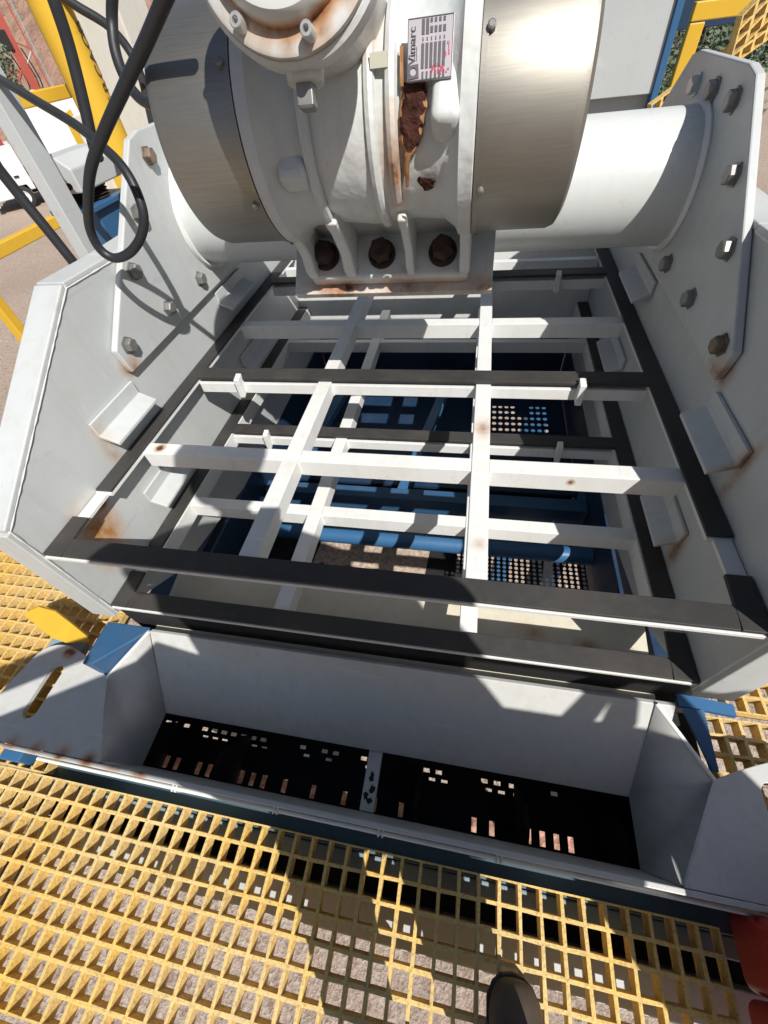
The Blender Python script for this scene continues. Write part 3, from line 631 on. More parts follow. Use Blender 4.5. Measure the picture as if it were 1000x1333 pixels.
q = G(); q.box(-1.75, 1.2, .345, .36, -2.395, -1.99); q.box(-1.75, 1.2, -.01, .005, -2.395, -2.12); q.box(-1.765, -1.75, -.01, .36, -2.4, -2.0); q.box(1.2, 1.215, -.01, .36, -2.4, -2.0); q.build('hopper_wall', 'black', root=hp)
for x in (-1.45, -1.02, -.10, .35, .72):
    q = G(); pts = [(x, .09 + .12 * math.sin(a * .5), -2.39 + a * .12) for a in (0, .6, 1.2, 1.8, 2.4)]
    q.prism([(x, .03, -2.395), (x, .30, -2.395), (x, .27, -2.25), (x, .20, -2.14), (x, .12, -2.10), (x, .05, -2.16)], (.018, 0, 0)); q.build('divider', 'black', root=hp, bevel=.001)
bl = thing('conveyor_belt', 'belt carrying reddish crushed rock under the dark hopper slots', 'conveyor', (XC, .15, -3.1))
q = G(); q.box(-2.3, 1.8, .0, .26, -3.1, -3.06); q.build('belt', 'black', root=bl)
q = G(); L = [[q.bm.verts.new((-2.3 + 4.1 * i / 120, .03 + .2 * j / 6, -3.055 + random.uniform(0, .03) + (.03 if 0 < j < 6 else -.003))) for j in range(7)] for i in range(121)]
for a, b in zip(L, L[1:]):
    for j in range(6): q.bm.faces.new((a[j], a[j + 1], b[j + 1], b[j]))
rk = q.build('crushed_rock', 'redrock', root=bl); rk['kind'] = 'stuff'
# ================================================================= UNDER-SCREEN CHUTE (dark blue) WITH PERFORATED PLATES
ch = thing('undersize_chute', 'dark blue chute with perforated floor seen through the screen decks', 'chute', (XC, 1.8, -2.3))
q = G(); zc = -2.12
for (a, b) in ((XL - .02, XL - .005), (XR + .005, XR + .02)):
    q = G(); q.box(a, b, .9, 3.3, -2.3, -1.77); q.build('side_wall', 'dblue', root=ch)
def perf(gm, x0, x1, y0, y1, p, py, r, hole, zf):
    nx = int(round((x1 - x0) / p)); ny = int(round((y1 - y0) / py))
    for j in range(ny):
        for i in range(nx):
            xa, ya = x0 + i * p, y0 + j * py; cx, cy = xa + p / 2, ya + py / 2
            if not hole(cx, cy):
                gm.face([(xa, ya, zf(ya)), (xa + p, ya, zf(ya)), (xa + p, ya + py, zf(ya + py)), (xa, ya + py, zf(ya + py))]); continue
            sq = [(xa + p, cy), (xa + p, ya + py), (cx, ya + py), (xa, ya + py), (xa, cy), (xa, ya), (cx, ya), (xa + p, ya)]
            for k in range(8):
                a, b = sq[k], sq[(k + 1) % 8]; t0, t1 = k * math.pi / 4, (k + 1) * math.pi / 4
                h0 = (cx + r * math.cos(t0), cy + r * math.sin(t0)); h1 = (cx + r * math.cos(t1), cy + r * math.sin(t1))
                gm.face([(*a, zf(a[1])), (*b, zf(b[1])), (*h1, zf(h1[1])), (*h0, zf(h0[1]))])
zr = lambda y: -2.10
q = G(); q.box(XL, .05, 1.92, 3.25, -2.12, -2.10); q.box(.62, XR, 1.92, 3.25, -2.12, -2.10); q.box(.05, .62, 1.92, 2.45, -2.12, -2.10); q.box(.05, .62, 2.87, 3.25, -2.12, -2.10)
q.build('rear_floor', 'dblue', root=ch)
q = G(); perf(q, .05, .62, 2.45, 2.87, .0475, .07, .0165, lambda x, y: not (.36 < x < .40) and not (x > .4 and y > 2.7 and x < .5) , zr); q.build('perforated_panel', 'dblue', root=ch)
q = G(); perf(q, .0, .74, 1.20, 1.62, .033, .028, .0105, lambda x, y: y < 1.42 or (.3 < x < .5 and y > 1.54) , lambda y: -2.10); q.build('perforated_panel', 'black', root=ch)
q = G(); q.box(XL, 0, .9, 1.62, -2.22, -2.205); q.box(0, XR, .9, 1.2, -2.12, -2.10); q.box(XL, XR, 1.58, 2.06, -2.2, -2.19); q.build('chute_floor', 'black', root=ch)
q = G()
nn_ = 26
rr = [(-.9 + 0.06 * i, 1.28 + random.uniform(-.03, .03)) for i in range(nn_ // 2)] + [(-.16 - .06 * i, 1.56 + random.uniform(-.03, .02)) for i in range(nn_ // 2)]
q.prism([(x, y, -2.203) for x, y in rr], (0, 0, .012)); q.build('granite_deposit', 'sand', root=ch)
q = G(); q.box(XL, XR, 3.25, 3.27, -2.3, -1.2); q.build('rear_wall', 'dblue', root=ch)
pb = onz(500, 645, -1.95)
q = G(); q.box(XL, XR, pb.y - .02, pb.y + .07, -2.08, -1.95); q.build('cross_beam', 'shadeblue', root=ch, bevel=.003)
pb2 = onz(520, 697, -1.98)
q = G(); q.cyl((XL, pb2.y, -2.03), (XR, pb2.y, -2.03), .05, 24); q.build('cross_pipe', 'blue', root=ch, smooth=True)
for px in (425, 560, 770):
    p = onz(px, 540, -1.9); q = G(); q.obox((p.x, 2.3, -1.93), (.035, 0, 0), (.12, .55, .08), (0, 0, .03)); q.build('brace', 'blue', root=ch, bevel=.003)
# ================================================================= BLUE SUPPORT FRAME
fr = thing('support_frame', 'blue steel support frame under the screen and trough', 'steel frame', (XC, 1.5, GZ))
def fb(name, *a, mat='blue', bev=.003):
    q = G(); q.box(*a); return q.build(name, mat, root=fr, bevel=bev)
fb('cross_beam', -1.40, .84, .56, .63, -1.9, -1.50, mat='black')  # coloured black to stand for the shade under the lip
q = G(); q.prism([(-1.50, .345, -2.3), (-1.455, .35, -2.3), (-1.285, .515, -2.3), (-1.285, .534, -2.3), (-1.50, .534, -2.3)], (0, 0, .70)); q.build('leg', 'shadeblue', root=fr, bevel=.003)
q = G(); q.prism([(.79, .520, -1.60), (.98, .520, -1.63), (.98, .56, -1.63), (.79, .56, -1.60)], (0, 0, -.02)); q.build('corner_plate', 'blue', root=fr)
q = G(); q.prism([(.80, .515, -1.60), (.865, .515, -1.60), (.935, .365, -1.745), (.915, .365, -1.745)], (0, 0, -.012)); q.build('corner_plate', 'blue', root=fr)
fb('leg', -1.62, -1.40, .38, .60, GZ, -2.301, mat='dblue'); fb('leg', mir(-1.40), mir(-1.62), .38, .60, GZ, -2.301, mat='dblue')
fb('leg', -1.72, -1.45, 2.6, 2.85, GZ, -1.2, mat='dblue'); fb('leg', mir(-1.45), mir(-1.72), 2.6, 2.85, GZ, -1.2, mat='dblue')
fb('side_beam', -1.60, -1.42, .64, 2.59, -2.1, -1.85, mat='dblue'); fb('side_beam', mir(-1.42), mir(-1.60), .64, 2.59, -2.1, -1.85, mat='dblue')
M['teal'] = paint('teal_paint', (0.05, 0.10, 0.13), rust=0.0, grime=0.3)
fb('front_beam', -1.66, .98, -.036, -.024, -2.06, -1.915, mat='dblue'); fb('beam_flange', -1.66, .98, -.055, .018, -1.914, -1.902, mat='teal')
fb('gap_shade', -1.66, .98, .02, .06, -2.12, -2.10, mat='dblue')  # dark sheet standing in for the shade between rim and beam
fb('walkway_beam', -2.6, 1.3, -.115, -.06, -2.0, -1.985, mat='bluegrey'); fb('beam_web', -2.6, 1.3, -.080, -.066, -2.23, -2.001, mat='dblue')
fb('dark_strip', -2.6, 1.3, -.187, -.05, -2.245, -2.235, mat='black')  # black sheet added to darken the strip under the grating
fb('walkway_beam', -1.75, 1.3, -.30, -.186, -2.24, -2.1, mat='grey')
for xb in (-1.95, -2.5): fb('walkway_beam', xb, xb + .12, -1.4, -.31, -2.06, -1.985, mat='bluegrey'); fb('beam_web', xb + .05, xb + .065, -1.4, -.31, -2.4, -2.061, mat='dblue')
fb('dark_filler', .84, .985, .03, .60, -2.0, -1.93, mat='black'); fb('stub_post', -1.80, -1.70, -.02, .025, -2.1, -1.80)  # black box added to darken the gap beside the right grating
# ================================================================= GRATINGS
P = .0647
def grate_mesh(gm, x0, y0, nx, ny, z, dep=.052, bw=.0108, skip=None, fx=None):
    V = lambda x, y, zz: gm.bm.verts.new(fx(x, y, zz) if fx else (x, y, zz))
    top = [[V(x0 + i * P, y0 + j * P, z) for i in range(nx + 1)] for j in range(ny + 1)]
    bot = [[V(x0 + i * P, y0 + j * P, z - dep) for i in range(nx + 1)] for j in range(ny + 1)]
    hb = bw / 2
    for j in range(ny):
        for i in range(nx):
            if skip and skip(i, j): continue
            xa, xb, ya, yb = x0 + i * P + hb, x0 + (i + 1) * P - hb, y0 + j * P + hb, y0 + (j + 1) * P - hb
            jit = lambda: random.uniform(-.0012, .0012)
            c = [(xa, ya), (xb, ya), (xb, yb), (xa, yb)]
            it = [V(x + jit(), y + jit(), z + random.uniform(-.0008, .0003)) for x, y in c]
            im = [V(x - .002 * (1 if x == xa else -1), y - .002 * (1 if y == ya else -1), z - .006) for x, y in [(x + (.003 if x == xa else -.003) * -1, y + (.003 if y == ya else -.003) * -1) for x, y in c]]
            ib = [V(x, y, z - dep) for x, y in c]
            ot = [top[j][i], top[j][i + 1], top[j + 1][i + 1], top[j + 1][i]]; ob = [bot[j][i], bot[j][i + 1], bot[j + 1][i + 1], bot[j + 1][i]]
            for k in range(4):
                l = (k + 1) % 4
                gm.bm.faces.new((ot[k], ot[l], it[l], it[k])); gm.bm.faces.new((it[k], it[l], ib[l], ib[k])); gm.bm.faces.new((ob[l], ob[k], ib[k], ib[l]))
            for v in im: gm.bm.verts.remove(v)
            for (cond, k) in ((j == 0, 0), (i == nx - 1, 1), (j == ny - 1, 2), (i == 0, 3)):
                if cond: l = (k + 1) % 4; gm.bm.faces.new((ot[k], ob[k], ob[l], ot[l]))
GRP = 'yellow grating panels of the walkway'
GZW = -1.85
q = G(); grate_mesh(q, .866 - P * 46, -.041 - P * 9, 46, 9, GZW); tag(q.build('grating_panel', 'frp', at=(-.6, -.3, GZW)), 'long yellow grating panel under the boot, in front of the trough', 'grating', GRP)
q = G(); grate_mesh(q, .866 - P * 46, -.041 - P * 20 - .03, 46, 11, GZW); tag(q.build('grating_panel', 'frp', at=(-.6, -1, GZW)), 'yellow grating panel at the bottom left corner, behind a dark gap', 'grating', GRP)
q = G(); grate_mesh(q, -1.60 - P * 22, -.036, 22, 40, GZW, skip=lambda i, j: (i >= 21 and 1 <= j)); tag(q.build('grating_panel', 'frp', at=(-2.2, 1, GZW)), 'sunlit yellow grating panel left of the screen, under the yellow hook', 'grating', GRP)
q = G(); grate_mesh(q, .985, .578 - P * 9, 22, 9, GZW); tag(q.build('grating_panel', 'frp', at=(1.5, .3, GZW)), 'bright yellow grating panel right of the trough corner', 'grating', GRP)
q = G(); grate_mesh(q, 1.03, .607, 22, 30, GZW); tag(q.build('grating_panel', 'frp', at=(1.6, 1, GZW)), 'shaded yellow grating panel beside the right side plate', 'grating', GRP)
# ================================================================= LEFT SIDE: POSTS, TUBE, HOSES
def hose(name, pts, r, label, n=14, group=None):
    q = G(); q.tube(pts, r, n, 8); o = q.build(name, 'hose', at=pts[len(pts) // 2], smooth=True); return tag(o, label, 'hose', group)
HG = 'black hoses hanging by the motor'
HB = Vector((-1.138, 1.291, -.438))
hose('hose', [ony(-40, 80, 1.75), ony(0, 103, 1.7), ony(45, 130, 1.6), ony(95, 160, 1.5), ony(128, 186, 1.42), ony(158, 215, 1.36), ony(177, 247, 1.33), ony(187, 280, 1.31), ony(184, 307, 1.30), ony(170, 328, 1.295), ony(150, 336, 1.29), ony(131, 325, 1.285), ony(118, 300, 1.28), ony(115, 268, 1.265), ony(118, 222, 1.24), ony(133, 178, 1.22), ony(163, 112, 1.18), ony(190, 55, 1.15), ony(214, 0, 1.12), ony(232, -40, 1.10)], .0135,
     'thick black hose hanging in a loop beside the left drum', group=HG)
hose('hose', [ony(60, -25, 1.9), ony(72, 5, 1.9), ony(90, 60, 1.9), ony(108, 130, 1.88), ony(122, 190, 1.86), onx(128, 205, -1.50)], .020, 'straight black hose running down left of the yellow post into the spring cap', group=HG)
hose('hose', [ony(75, -10, 2.7), ony(100, 8, 2.7), ony(140, 33, 2.7), ony(168, 65, 2.65), ony(184, 100, 2.6), ony(193, 135, 2.5), ony(200, 165, 2.4)], .019, 'black hose arcing down in front of the white column', group=HG)
hose('hose', [ony(147, -20, 2.35), ony(146, 25, 2.35), ony(150, 65, 2.3), ony(162, 100, 2.25), ony(178, 124, 2.2), ony(195, 134, 2.15), ony(215, 128, 2.1)], .021, 'black hose curving in behind the left drum', group=HG)
hose('hose', [onx(-25, 190, -1.50), onx(0, 222, -1.50), onx(30, 260, -1.49), onx(65, 303, -1.47), onx(100, 347, -1.45), onx(125, 378, -1.44)], .017, 'black hose crossing in front of the grey post to the plate', group=HG)
# grey upright in front of the left spring
a = onx(12, 130, -1.6); q = G(); q.box(-1.655, -1.60, a.y - .045, a.y + .045, GZW, .45)
po = thing('grey_post', 'slim pale grey upright left of the screen, hose shadow on it', 'post', (-1.62, a.y, GZW))
q.build('post', 'grey', root=po, bevel=.002)
q = G(); q.box(-1.70, -1.56, a.y - .09, a.y + .09, GZW, GZW + .02); q.build('foot_plate', 'grey', root=po)
# spring housing: grey chamfered cap on a blue pedestal
sp = thing('spring_mount', 'grey chamfered spring cap on a blue pedestal left of the screen', 'spring mount', (-1.72, 2.05, -1.0))
q = G(); y0 = 1.90
q.prism([(-1.87, y0, -.37), (-1.87, y0, -.30), (-1.83, y0, -.25), (-1.72, y0, -.25), (-1.67, y0, -.29), (-1.67, y0, -.37)], (0, .30, 0)); q.build('cap', 'grey', root=sp, bevel=.004)
q = G(); q.box(-1.86, -1.68, 1.93, 2.18, -1.84, -.44); q.build('pedestal', 'blue', root=sp, bevel=.004)
q = G(); q.box(-1.88, -1.66, 1.89, 2.21, -.44, -.42); q.build('seat_plate', 'blue', root=sp, bevel=.002)
q = G()
for k in range(4): q.lathe((-1.77, 2.05, -.42 + k * .012), (0, 0, 1), [(0, .07), (.006, .085), (.012, .07)], 20)
q.build('spring', 'rustbolt', root=sp)
for (x, y) in ((-1.84, 1.885), (-1.70, 1.885)):
    q = G(); q.cyl((x, y, -.34), (x, y - .02, -.34), .012, 6); q.build('bolt', 'rust', root=sp)
# yellow tube with lettering
tc = ony(62, 0, 2.72); tc.z = 0; TR = .09
yt = thing('yellow_post', 'round yellow post with black lettering down one side', 'post', (tc.x, tc.y, GZW))
q = G(); q.lathe((tc.x, tc.y, GZW), (0, 0, 1), [(0, 0), (0, TR), (2.75, TR), (2.75, 0)], 64); q.build('tube', 'yellow', root=yt, smooth=True)
q = G(); q.box(tc.x - .19, tc.x + .19, tc.y - .19, tc.y + .19, GZW + .001, GZW + .03); q.build('foot_plate', 'yellow', root=yt)
q = G(); q.prism([(tc.x - .11, tc.y - .14, -.62), (tc.x - .11, tc.y - .14, -.185), (tc.x - .06, tc.y - .14, -.165), (tc.x - .06, tc.y - .14, -.62)], (0, .02, 0)); q.build('side_lug', 'yellow', root=yt, bevel=.002)
q = G(); q.box(tc.x - .055, tc.x - .04, tc.y - .15, tc.y - .06, -.62, -.19); q.build('lug_web', 'white', root=yt, bevel=.001)
def wraptext(body, z0, step, size):
    # letters read upwards, wrapped on the tube's right flank as the camera sees it
    view = Vector((tc.x, tc.y, 0)).normalized(); rt = Vector((view.y, -view.x, 0)); ang0 = math.atan2(rt.y, rt.x)
    for k, chh in enumerate(body):
        cu = bpy.data.curves.new('letter', 'FONT'); cu.body = chh; cu.size = size; cu.extrude = .0006; cu.resolution_u = 6
        o = bpy.data.objects.new('letter', cu); sc.collection.objects.link(o)
        dg = bpy.context.evaluated_depsgraph_get(); me = bpy.data.meshes.new_from_object(o.evaluated_get(dg)); bpy.data.objects.remove(o)
        bmx = bmesh.new(); bmx.from_mesh(me); [bmesh.ops.bisect_plane(bmx, geom=bmx.verts[:] + bmx.edges[:] + bmx.faces[:], plane_co=(0, size * h_ / 12, 0), plane_no=(0, 1, 0)) for h_ in range(-1, 12)]
        for v in bmx.verts:
            hgt = v.co.y; al = v.co.x; ex = v.co.z
            a_ = ang0 - .10 - (hgt) / TR; rr_ = TR + .0025 + ex
            v.co = W((tc.x + rr_ * math.cos(a_), tc.y + rr_ * math.sin(a_), z0 + step * k + al)) - Vector(yt['base'])
        bmx.to_mesh(me); bmx.free(); me.materials.append(M['letter'])
        o = bpy.data.objects.new('letter', me); sc.collection.objects.link(o); o.parent = yt
zb = ony(137, 140, 2.72).z; zt = ony(98, 45, 2.72).z
wraptext('ERCAOB', zb, (zt - zb) / 5.0, .075)
# broad white column behind
wc = thing('white_column', 'broad off-white steel column behind the yellow post', 'column', (-2.3, 3.75, GZW))
q = G(); q.box(-2.85, -2.25, 3.6, 3.95, GZ, .6); q.build('column_box', 'cream', root=wc, bevel=.006)
q = G(); q.box(-2.249, -1.95, 3.66, 3.70, GZ, -.16); q.build('side_fin', 'cream', root=wc, bevel=.003)
# left handrail
hr = thing('handrail', 'yellow tube handrail left of the screen above the yard', 'handrail', (-3.0, 2.4, GZW))
for (z, y0, y1) in ((-.15, 1.9, 4.6), (-.732, 2.2, 4.6), (-1.68, 1.2, 4.6)):
    q = G(); q.box(-3.03, -2.97, y0, y1, z - .035, z + .035); q.build('rail', 'yellow', root=hr, bevel=.004)
for y in (2.22, 4.5):
    q = G(); q.box(-3.033, -2.967, y - .033, y + .033, GZW, -.186 if y > 4 else -.768); q.build('rail_post', 'yellow', root=hr, bevel=.004)
# yellow hook by the blue leg
hk = thing('yellow_hook', 'curved yellow steel lug sticking out of the blue leg over the left grating', 'lug', (-1.75, .52, -1.76))
T_ = [onz(x, y, z) for x, y, z in ((34, 797, -1.70), (50, 790, -1.66), (72, 796, -1.65), (93, 812, -1.66), (114, 829, -1.68))]
B_ = [onz(x, y, z) for x, y, z in ((31, 801, -1.72), (46, 813, -1.73), (66, 829, -1.74), (86, 837, -1.75), (116, 836, -1.75))]
q = G(); o_ = Vector((-.012, .012, -.012))
for k in range(4): q.hexa([B_[k] + o_, B_[k + 1] + o_, T_[k + 1] + o_, T_[k] + o_, B_[k], B_[k + 1], T_[k + 1], T_[k]])
bmesh.ops.remove_doubles(q.bm, verts=q.bm.verts, dist=1e-5)
q.build('lug_plate', 'yellow', root=hk, bevel=.001)
p = onz(85, 838, -1.76); q = G(); q.box(p.x - .09, p.x + .10, p.y - .035, p.y + .02, -1.80, -1.765); q.build('pad', 'bluegrey', root=hk, bevel=.002)
# ================================================================= TRUCK AND RIG IN THE YARD
def yard(px, py):   # ground point under a pixel
    return onz(px, py, GZ)
tp = yard(42, 271); ax_ = Vector((.69, .72, 0)).normalized(); sd2 = Vector((ax_.y, -ax_.x, 0)); upv = Vector((0, 0, 1))
tk = thing('truck', 'white truck with a box body parked in the yard below', 'truck', tp)
m_ = 1 / S
def tpnt(a, b, c): return tp + (ax_ * a + sd2 * b + upv * c) * m_     # metres along, towards viewer, up
def tbox(name, a0, a1, b0, b1, c0, c1, mat, parent=None, bev=.03):
    q = G(); q.hexa([tpnt(*p) for p in ((a0, b0, c0), (a1, b0, c0), (a1, b1, c0), (a0, b1, c0), (a0, b0, c1), (a1, b0, c1), (a1, b1, c1), (a0, b1, c1))]); return q.build(name, mat, parent=parent, root=tk, bevel=bev)
q = G(); q.prism([tpnt(a, -2.2, c) for a, c in ((-1.35, .55), (-1.42, 1.35), (-1.15, 2.35), (-.9, 2.62), (.75, 2.62), (.75, .75), (.5, .75), (.42, 1.0), (-.42, 1.0), (-.5, .55))], sd2 * 2.2 * m_); cab = q.build('cab', 'white', root=tk, bevel=.04)
tbox('side_window', -.95, -.1, .0, .012, 1.55, 2.2, 'glass', cab, 0); tbox('roof_light_bar', -.8, .5, -1.9, -.3, 2.63, 2.9, 'red', cab)
tbox('door_handle', .05, .3, .0, .05, 1.35, 1.43, 'black', cab, 0); tbox('vent', -.2, .0, .0, .015, 1.02, 1.25, 'black', cab, 0)
tbox('bumper', -1.6, -1.36, -2.2, .05, .3, .75, 'white', None, .05); tbox('headlight', -1.43, -1.20, .0, .02, .8, 1.0, 'glass', cab, 0)
tbox('chassis', .5, 8.5, -1.6, -.5, .55, .85, 'black'); tbox('box_body', 1.0, 9.0, -2.35, .05, .95, 3.9, 'white')
tbox('fuel_tank', 1.2, 2.2, -.45, -.02, .4, .85, 'black')
for a in (0, 6.2, 7.4):
    for b in (-.32, -2.2):
        q = G(); c0 = tpnt(a, b, .5); q.lathe(c0, sd2, [(0, 0), (0, .28 * m_), (.03 * m_, .46 * m_), (.06 * m_, .5 * m_), (.26 * m_, .5 * m_), (.3 * m_, .44 * m_), (.3 * m_, .3 * m_)], 28); wh = q.build('wheel', 'tyre', root=tk, smooth=True)
        q = G(); q.lathe(c0, sd2, [(.2 * m_, .10 * m_), (.22 * m_, .27 * m_), (.29 * m_, .29 * m_), (.28 * m_, .25 * m_), (.2 * m_, .18 * m_), (.26 * m_, .1 * m_), (.26 * m_, 0)], 20); q.build('rim', 'white', parent=wh, root=tk, smooth=True)
# drilling rig mast
rp = Vector((*(ray(38, 98) * (52 / S / ray(38, 98).length)).xy, GZ))
rg = thing('drill_rig', 'rusty red upright drill mast standing against the hillside', 'drill rig', rp)
rt2 = Vector((rp.y, -rp.x, 0)).normalized()
for k, (off, w_, mt) in enumerate(((-1.0, .22, 'rigred'), (.0, .28, 'rigred'), (.95, .05, 'rigred'), (1.2, .035, 'bluegrey'))):
    q = G(); c0 = rp + rt2 * off * m_; q.obox(c0 + upv * 5.5 * m_, rt2 * w_ * m_, Vector((rt2.y, -rt2.x, 0)) * w_ * m_, upv * 5.5 * m_); q.build('mast_leg', mt, root=rg)
for k in range(9):
    q = G(); z = (1 + k * 1.1) * m_; q.cyl(rp + rt2 * (-1.0) * m_ + upv * z, rp + rt2 * (0) * m_ + upv * (z + (.9 if k % 2 else -.9) * m_), .07 * m_, 8); q.build('mast_brace', 'rigred', root=rg)
q = G(); q.obox(rp + rt2 * -.6 * m_ + upv * 6.4 * m_, rt2 * .55 * m_, Vector((rt2.y, -rt2.x, 0)) * .4 * m_, upv * .5 * m_); q.build('rotary_head', 'black', root=rg, bevel=.05)
for k in range(7):
    q = G(); z = (.8 + k * 1.4) * m_; q.cyl(rp + upv * z, rp + rt2 * .95 * m_ + upv * (z + (.8 if k % 2 else -.5) * m_), .045 * m_, 8); q.build('mast_brace', 'rigred' if k % 3 else 'grey', root=rg)
for k in range(5):
    o0 = rp + rt2 * (-.5 + .22 * k) * m_ + upv * 6 * m_; q = G(); q.tube([o0, o0 + rt2 * .2 * m_ - upv * 1.6 * m_, o0 - rt2 * .15 * m_ - upv * 3 * m_, o0 + rt2 * .3 * m_ - upv * 4.4 * m_], .045 * m_, 8); q.build('hydraulic_line', 'black', root=rg, smooth=True)
for k in range(6):
    q = G(); q.obox(rp + rt2 * (-1.3 + .5 * k) * m_ + upv * (3.0 + (k % 3) * .35) * m_, rt2 * .16 * m_, Vector((rt2.y, -rt2.x, 0)) * .3 * m_, upv * .25 * m_); q.build('valve_block', ('black', 'rigred', 'grey')[k % 3], root=rg, bevel=.03)
q = G(); q.obox(rp + upv * 1.9 * m_, rt2 * 1.6 * m_, Vector((rt2.y, -rt2.x, 0)) * .7 * m_, upv * .9 * m_); q.build('base_carriage', 'rigred', root=rg, bevel=.05)
# ================================================================= FOLIAGE
def bush(name, c, rx, ry, rz, n, mat, label, cat, leaf=.12, group=None, trunk=True):
    t = thing(name, label, cat, (c[0], c[1], GZ), group)
    b = bmesh.new(); b0 = Vector(t['base']); cw = W(c)
    cl = [(random.uniform(-.8, .8), random.uniform(-.8, .8), random.uniform(-.8, .8), random.uniform(.25, .5)) for _ in range(26)]
    for _ in range(n):
        k = random.choice(cl); d = Vector((random.gauss(0, 1), random.gauss(0, 1), random.gauss(0, 1))).normalized() * k[3] * random.uniform(.6, 1)
        p = Vector(((k[0] + d.x) * rx, (k[1] + d.y) * ry, (k[2] + d.z) * rz)) * S + cw
        s_ = leaf * random.uniform(.6, 1.4); u = Vector((random.gauss(0, 1), random.gauss(0, 1), random.gauss(0, .7))).normalized(); w = u.orthogonal().normalized() * s_ * .45; u = u * s_
        vs_ = [b.verts.new(p + q - b0) for q in (-u * .5, w * .5, u * .5, -w * .5)]; b.faces.new(vs_)
    me = bpy.data.meshes.new('crown'); b.to_mesh(me); b.free(); me.materials.append(M[mat]); o = bpy.data.objects.new('crown', me); sc.collection.objects.link(o); o.parent = t
    if trunk:
        q = G(); q.tube([(c[0], c[1], GZ), (c[0] + .1, c[1], (GZ + c[2]) / 2), (c[0], c[1] + .1, c[2])], .2, 10, 4, [.32, .22, .12])
        for k in range(5):
            a = random.uniform(0, 6.28); q.tube([(c[0], c[1], (GZ + c[2]) / 2 + k * .2), (c[0] + math.cos(a) * rx * .5, c[1] + math.sin(a) * ry * .5, c[2] + random.uniform(-.2, .5) * rz)], .08, 6, 2, [.1, .04])
        q.build('trunk', 'bark', root=t)
    return t
def far(px, py, dm): r = ray(px, py); return r * (dm / S / r.length)
TG = 'grey green trees behind the screen'
bush('tree', far(862, 85, 13), 2.6, 2.2, 3.0, 9000, 'leaf', 'grey green tree behind the blue chute edge, left of the yellow frame', 'tree', .16, TG)
bush('tree', far(905, 60, 17), 2.6, 2.4, 2.4, 8000, 'leafpale', 'pale green tree seen inside the yellow frame', 'tree', .16, TG)
bush('tree', far(940, 20, 28), 3.5, 3, 2.2, 6000, 'leaf', 'dark tree at the top right behind the grating', 'tree', .22, TG)
bush('bush', far(-22, 108, 46), 3.5, 4, 2.4, 6000, 'leafpale', 'low green bush at the foot of the hill behind the rig', 'bush', .25, None, False)
# ================================================================= RIGHT SIDE BACKGROUND
fc = thing('feed_chute', 'pale grey feed chute panel with blue edge behind the right drum', 'chute', (.85, 4.1, -1.0))
q = G(); q.prism([(.60, 4.0, -.50), (.60, 4.0, .5), (1.0, 4.0, .5), (1.02, 4.0, -.50)], (0, .02, 0)); q.build('front_panel', 'grey', root=fc, bevel=.002)
q = G(); q.prism([(.60, 4.06, -.86), (.60, 4.06, -.503), (1.02, 4.06, -.503), (1.03, 4.06, -.62)], (0, .02, 0)); q.build('lower_panel', 'grey', root=fc, bevel=.002)
q = G(); q.prism([(1.003, 3.98, .5), (1.045, 3.98, .5), (1.062, 3.98, -.72), (1.023, 3.98, -.72)], (0, .5, 0)); q.build('edge_angle', 'blue', root=fc, bevel=.003)
q = G(); q.box(1.06, 2.2, 5.0, 5.25, -.30, -.02); q.build('rear_beam', 'dblue', root=fc, bevel=.003)
q = G(); q.box(.70, .95, 4.1, 4.4, GZ, -.87); q.build('support_leg', 'blue', root=fc)
rh = thing('handrail', 'yellow square tube handrail frame behind the right gusset plate', 'handrail', (1.2, 4.0, GZW))
q = G(); q.box(1.115, 1.195, 3.97, 4.03, GZW, -.215); q.build('rail_post', 'yellow', root=rh, bevel=.003)
q = G(); q.prism([(1.115, 3.97, -.21), (1.115, 3.97, -.135), (2.6, 3.97, -.135), (2.6, 3.97, -.21)], (0, .06, 0)); q.build('rail', 'yellow', root=rh, bevel=.003)
q = G(); q.box(2.5, 2.58, 3.97, 4.03, GZW, -.215); q.build('rail_post', 'yellow', root=rh, bevel=.003)
def tilted(nx, ny, o, ux, uz, label):
    q = G(); o = Vector(o); ux = Vector(ux); uz = Vector(uz); nn_ = ux.cross(uz).normalized()
    grate_mesh(q, 0, 0, nx, ny, 0, dep=.05, bw=.014, fx=lambda x, y, z: o + ux * x + uz * y - nn_ * z)
    return tag(q.build('grating_panel', 'frp', at=o), label, 'grating', 'yellow gratings of the far stair')
A0 = ony(944, 76, 3.5); tilted(14, 3, A0, (.75, .2, .72), (-.10, 0, .75), 'yellow grating under the top right rail, tilted up')
A1 = ony(838, 163, 3.5); tilted(14, 2, A1, (.75, .2, .42), (-.10, 0, .70), 'small yellow grating at the foot of the yellow frame, behind the grey tube')
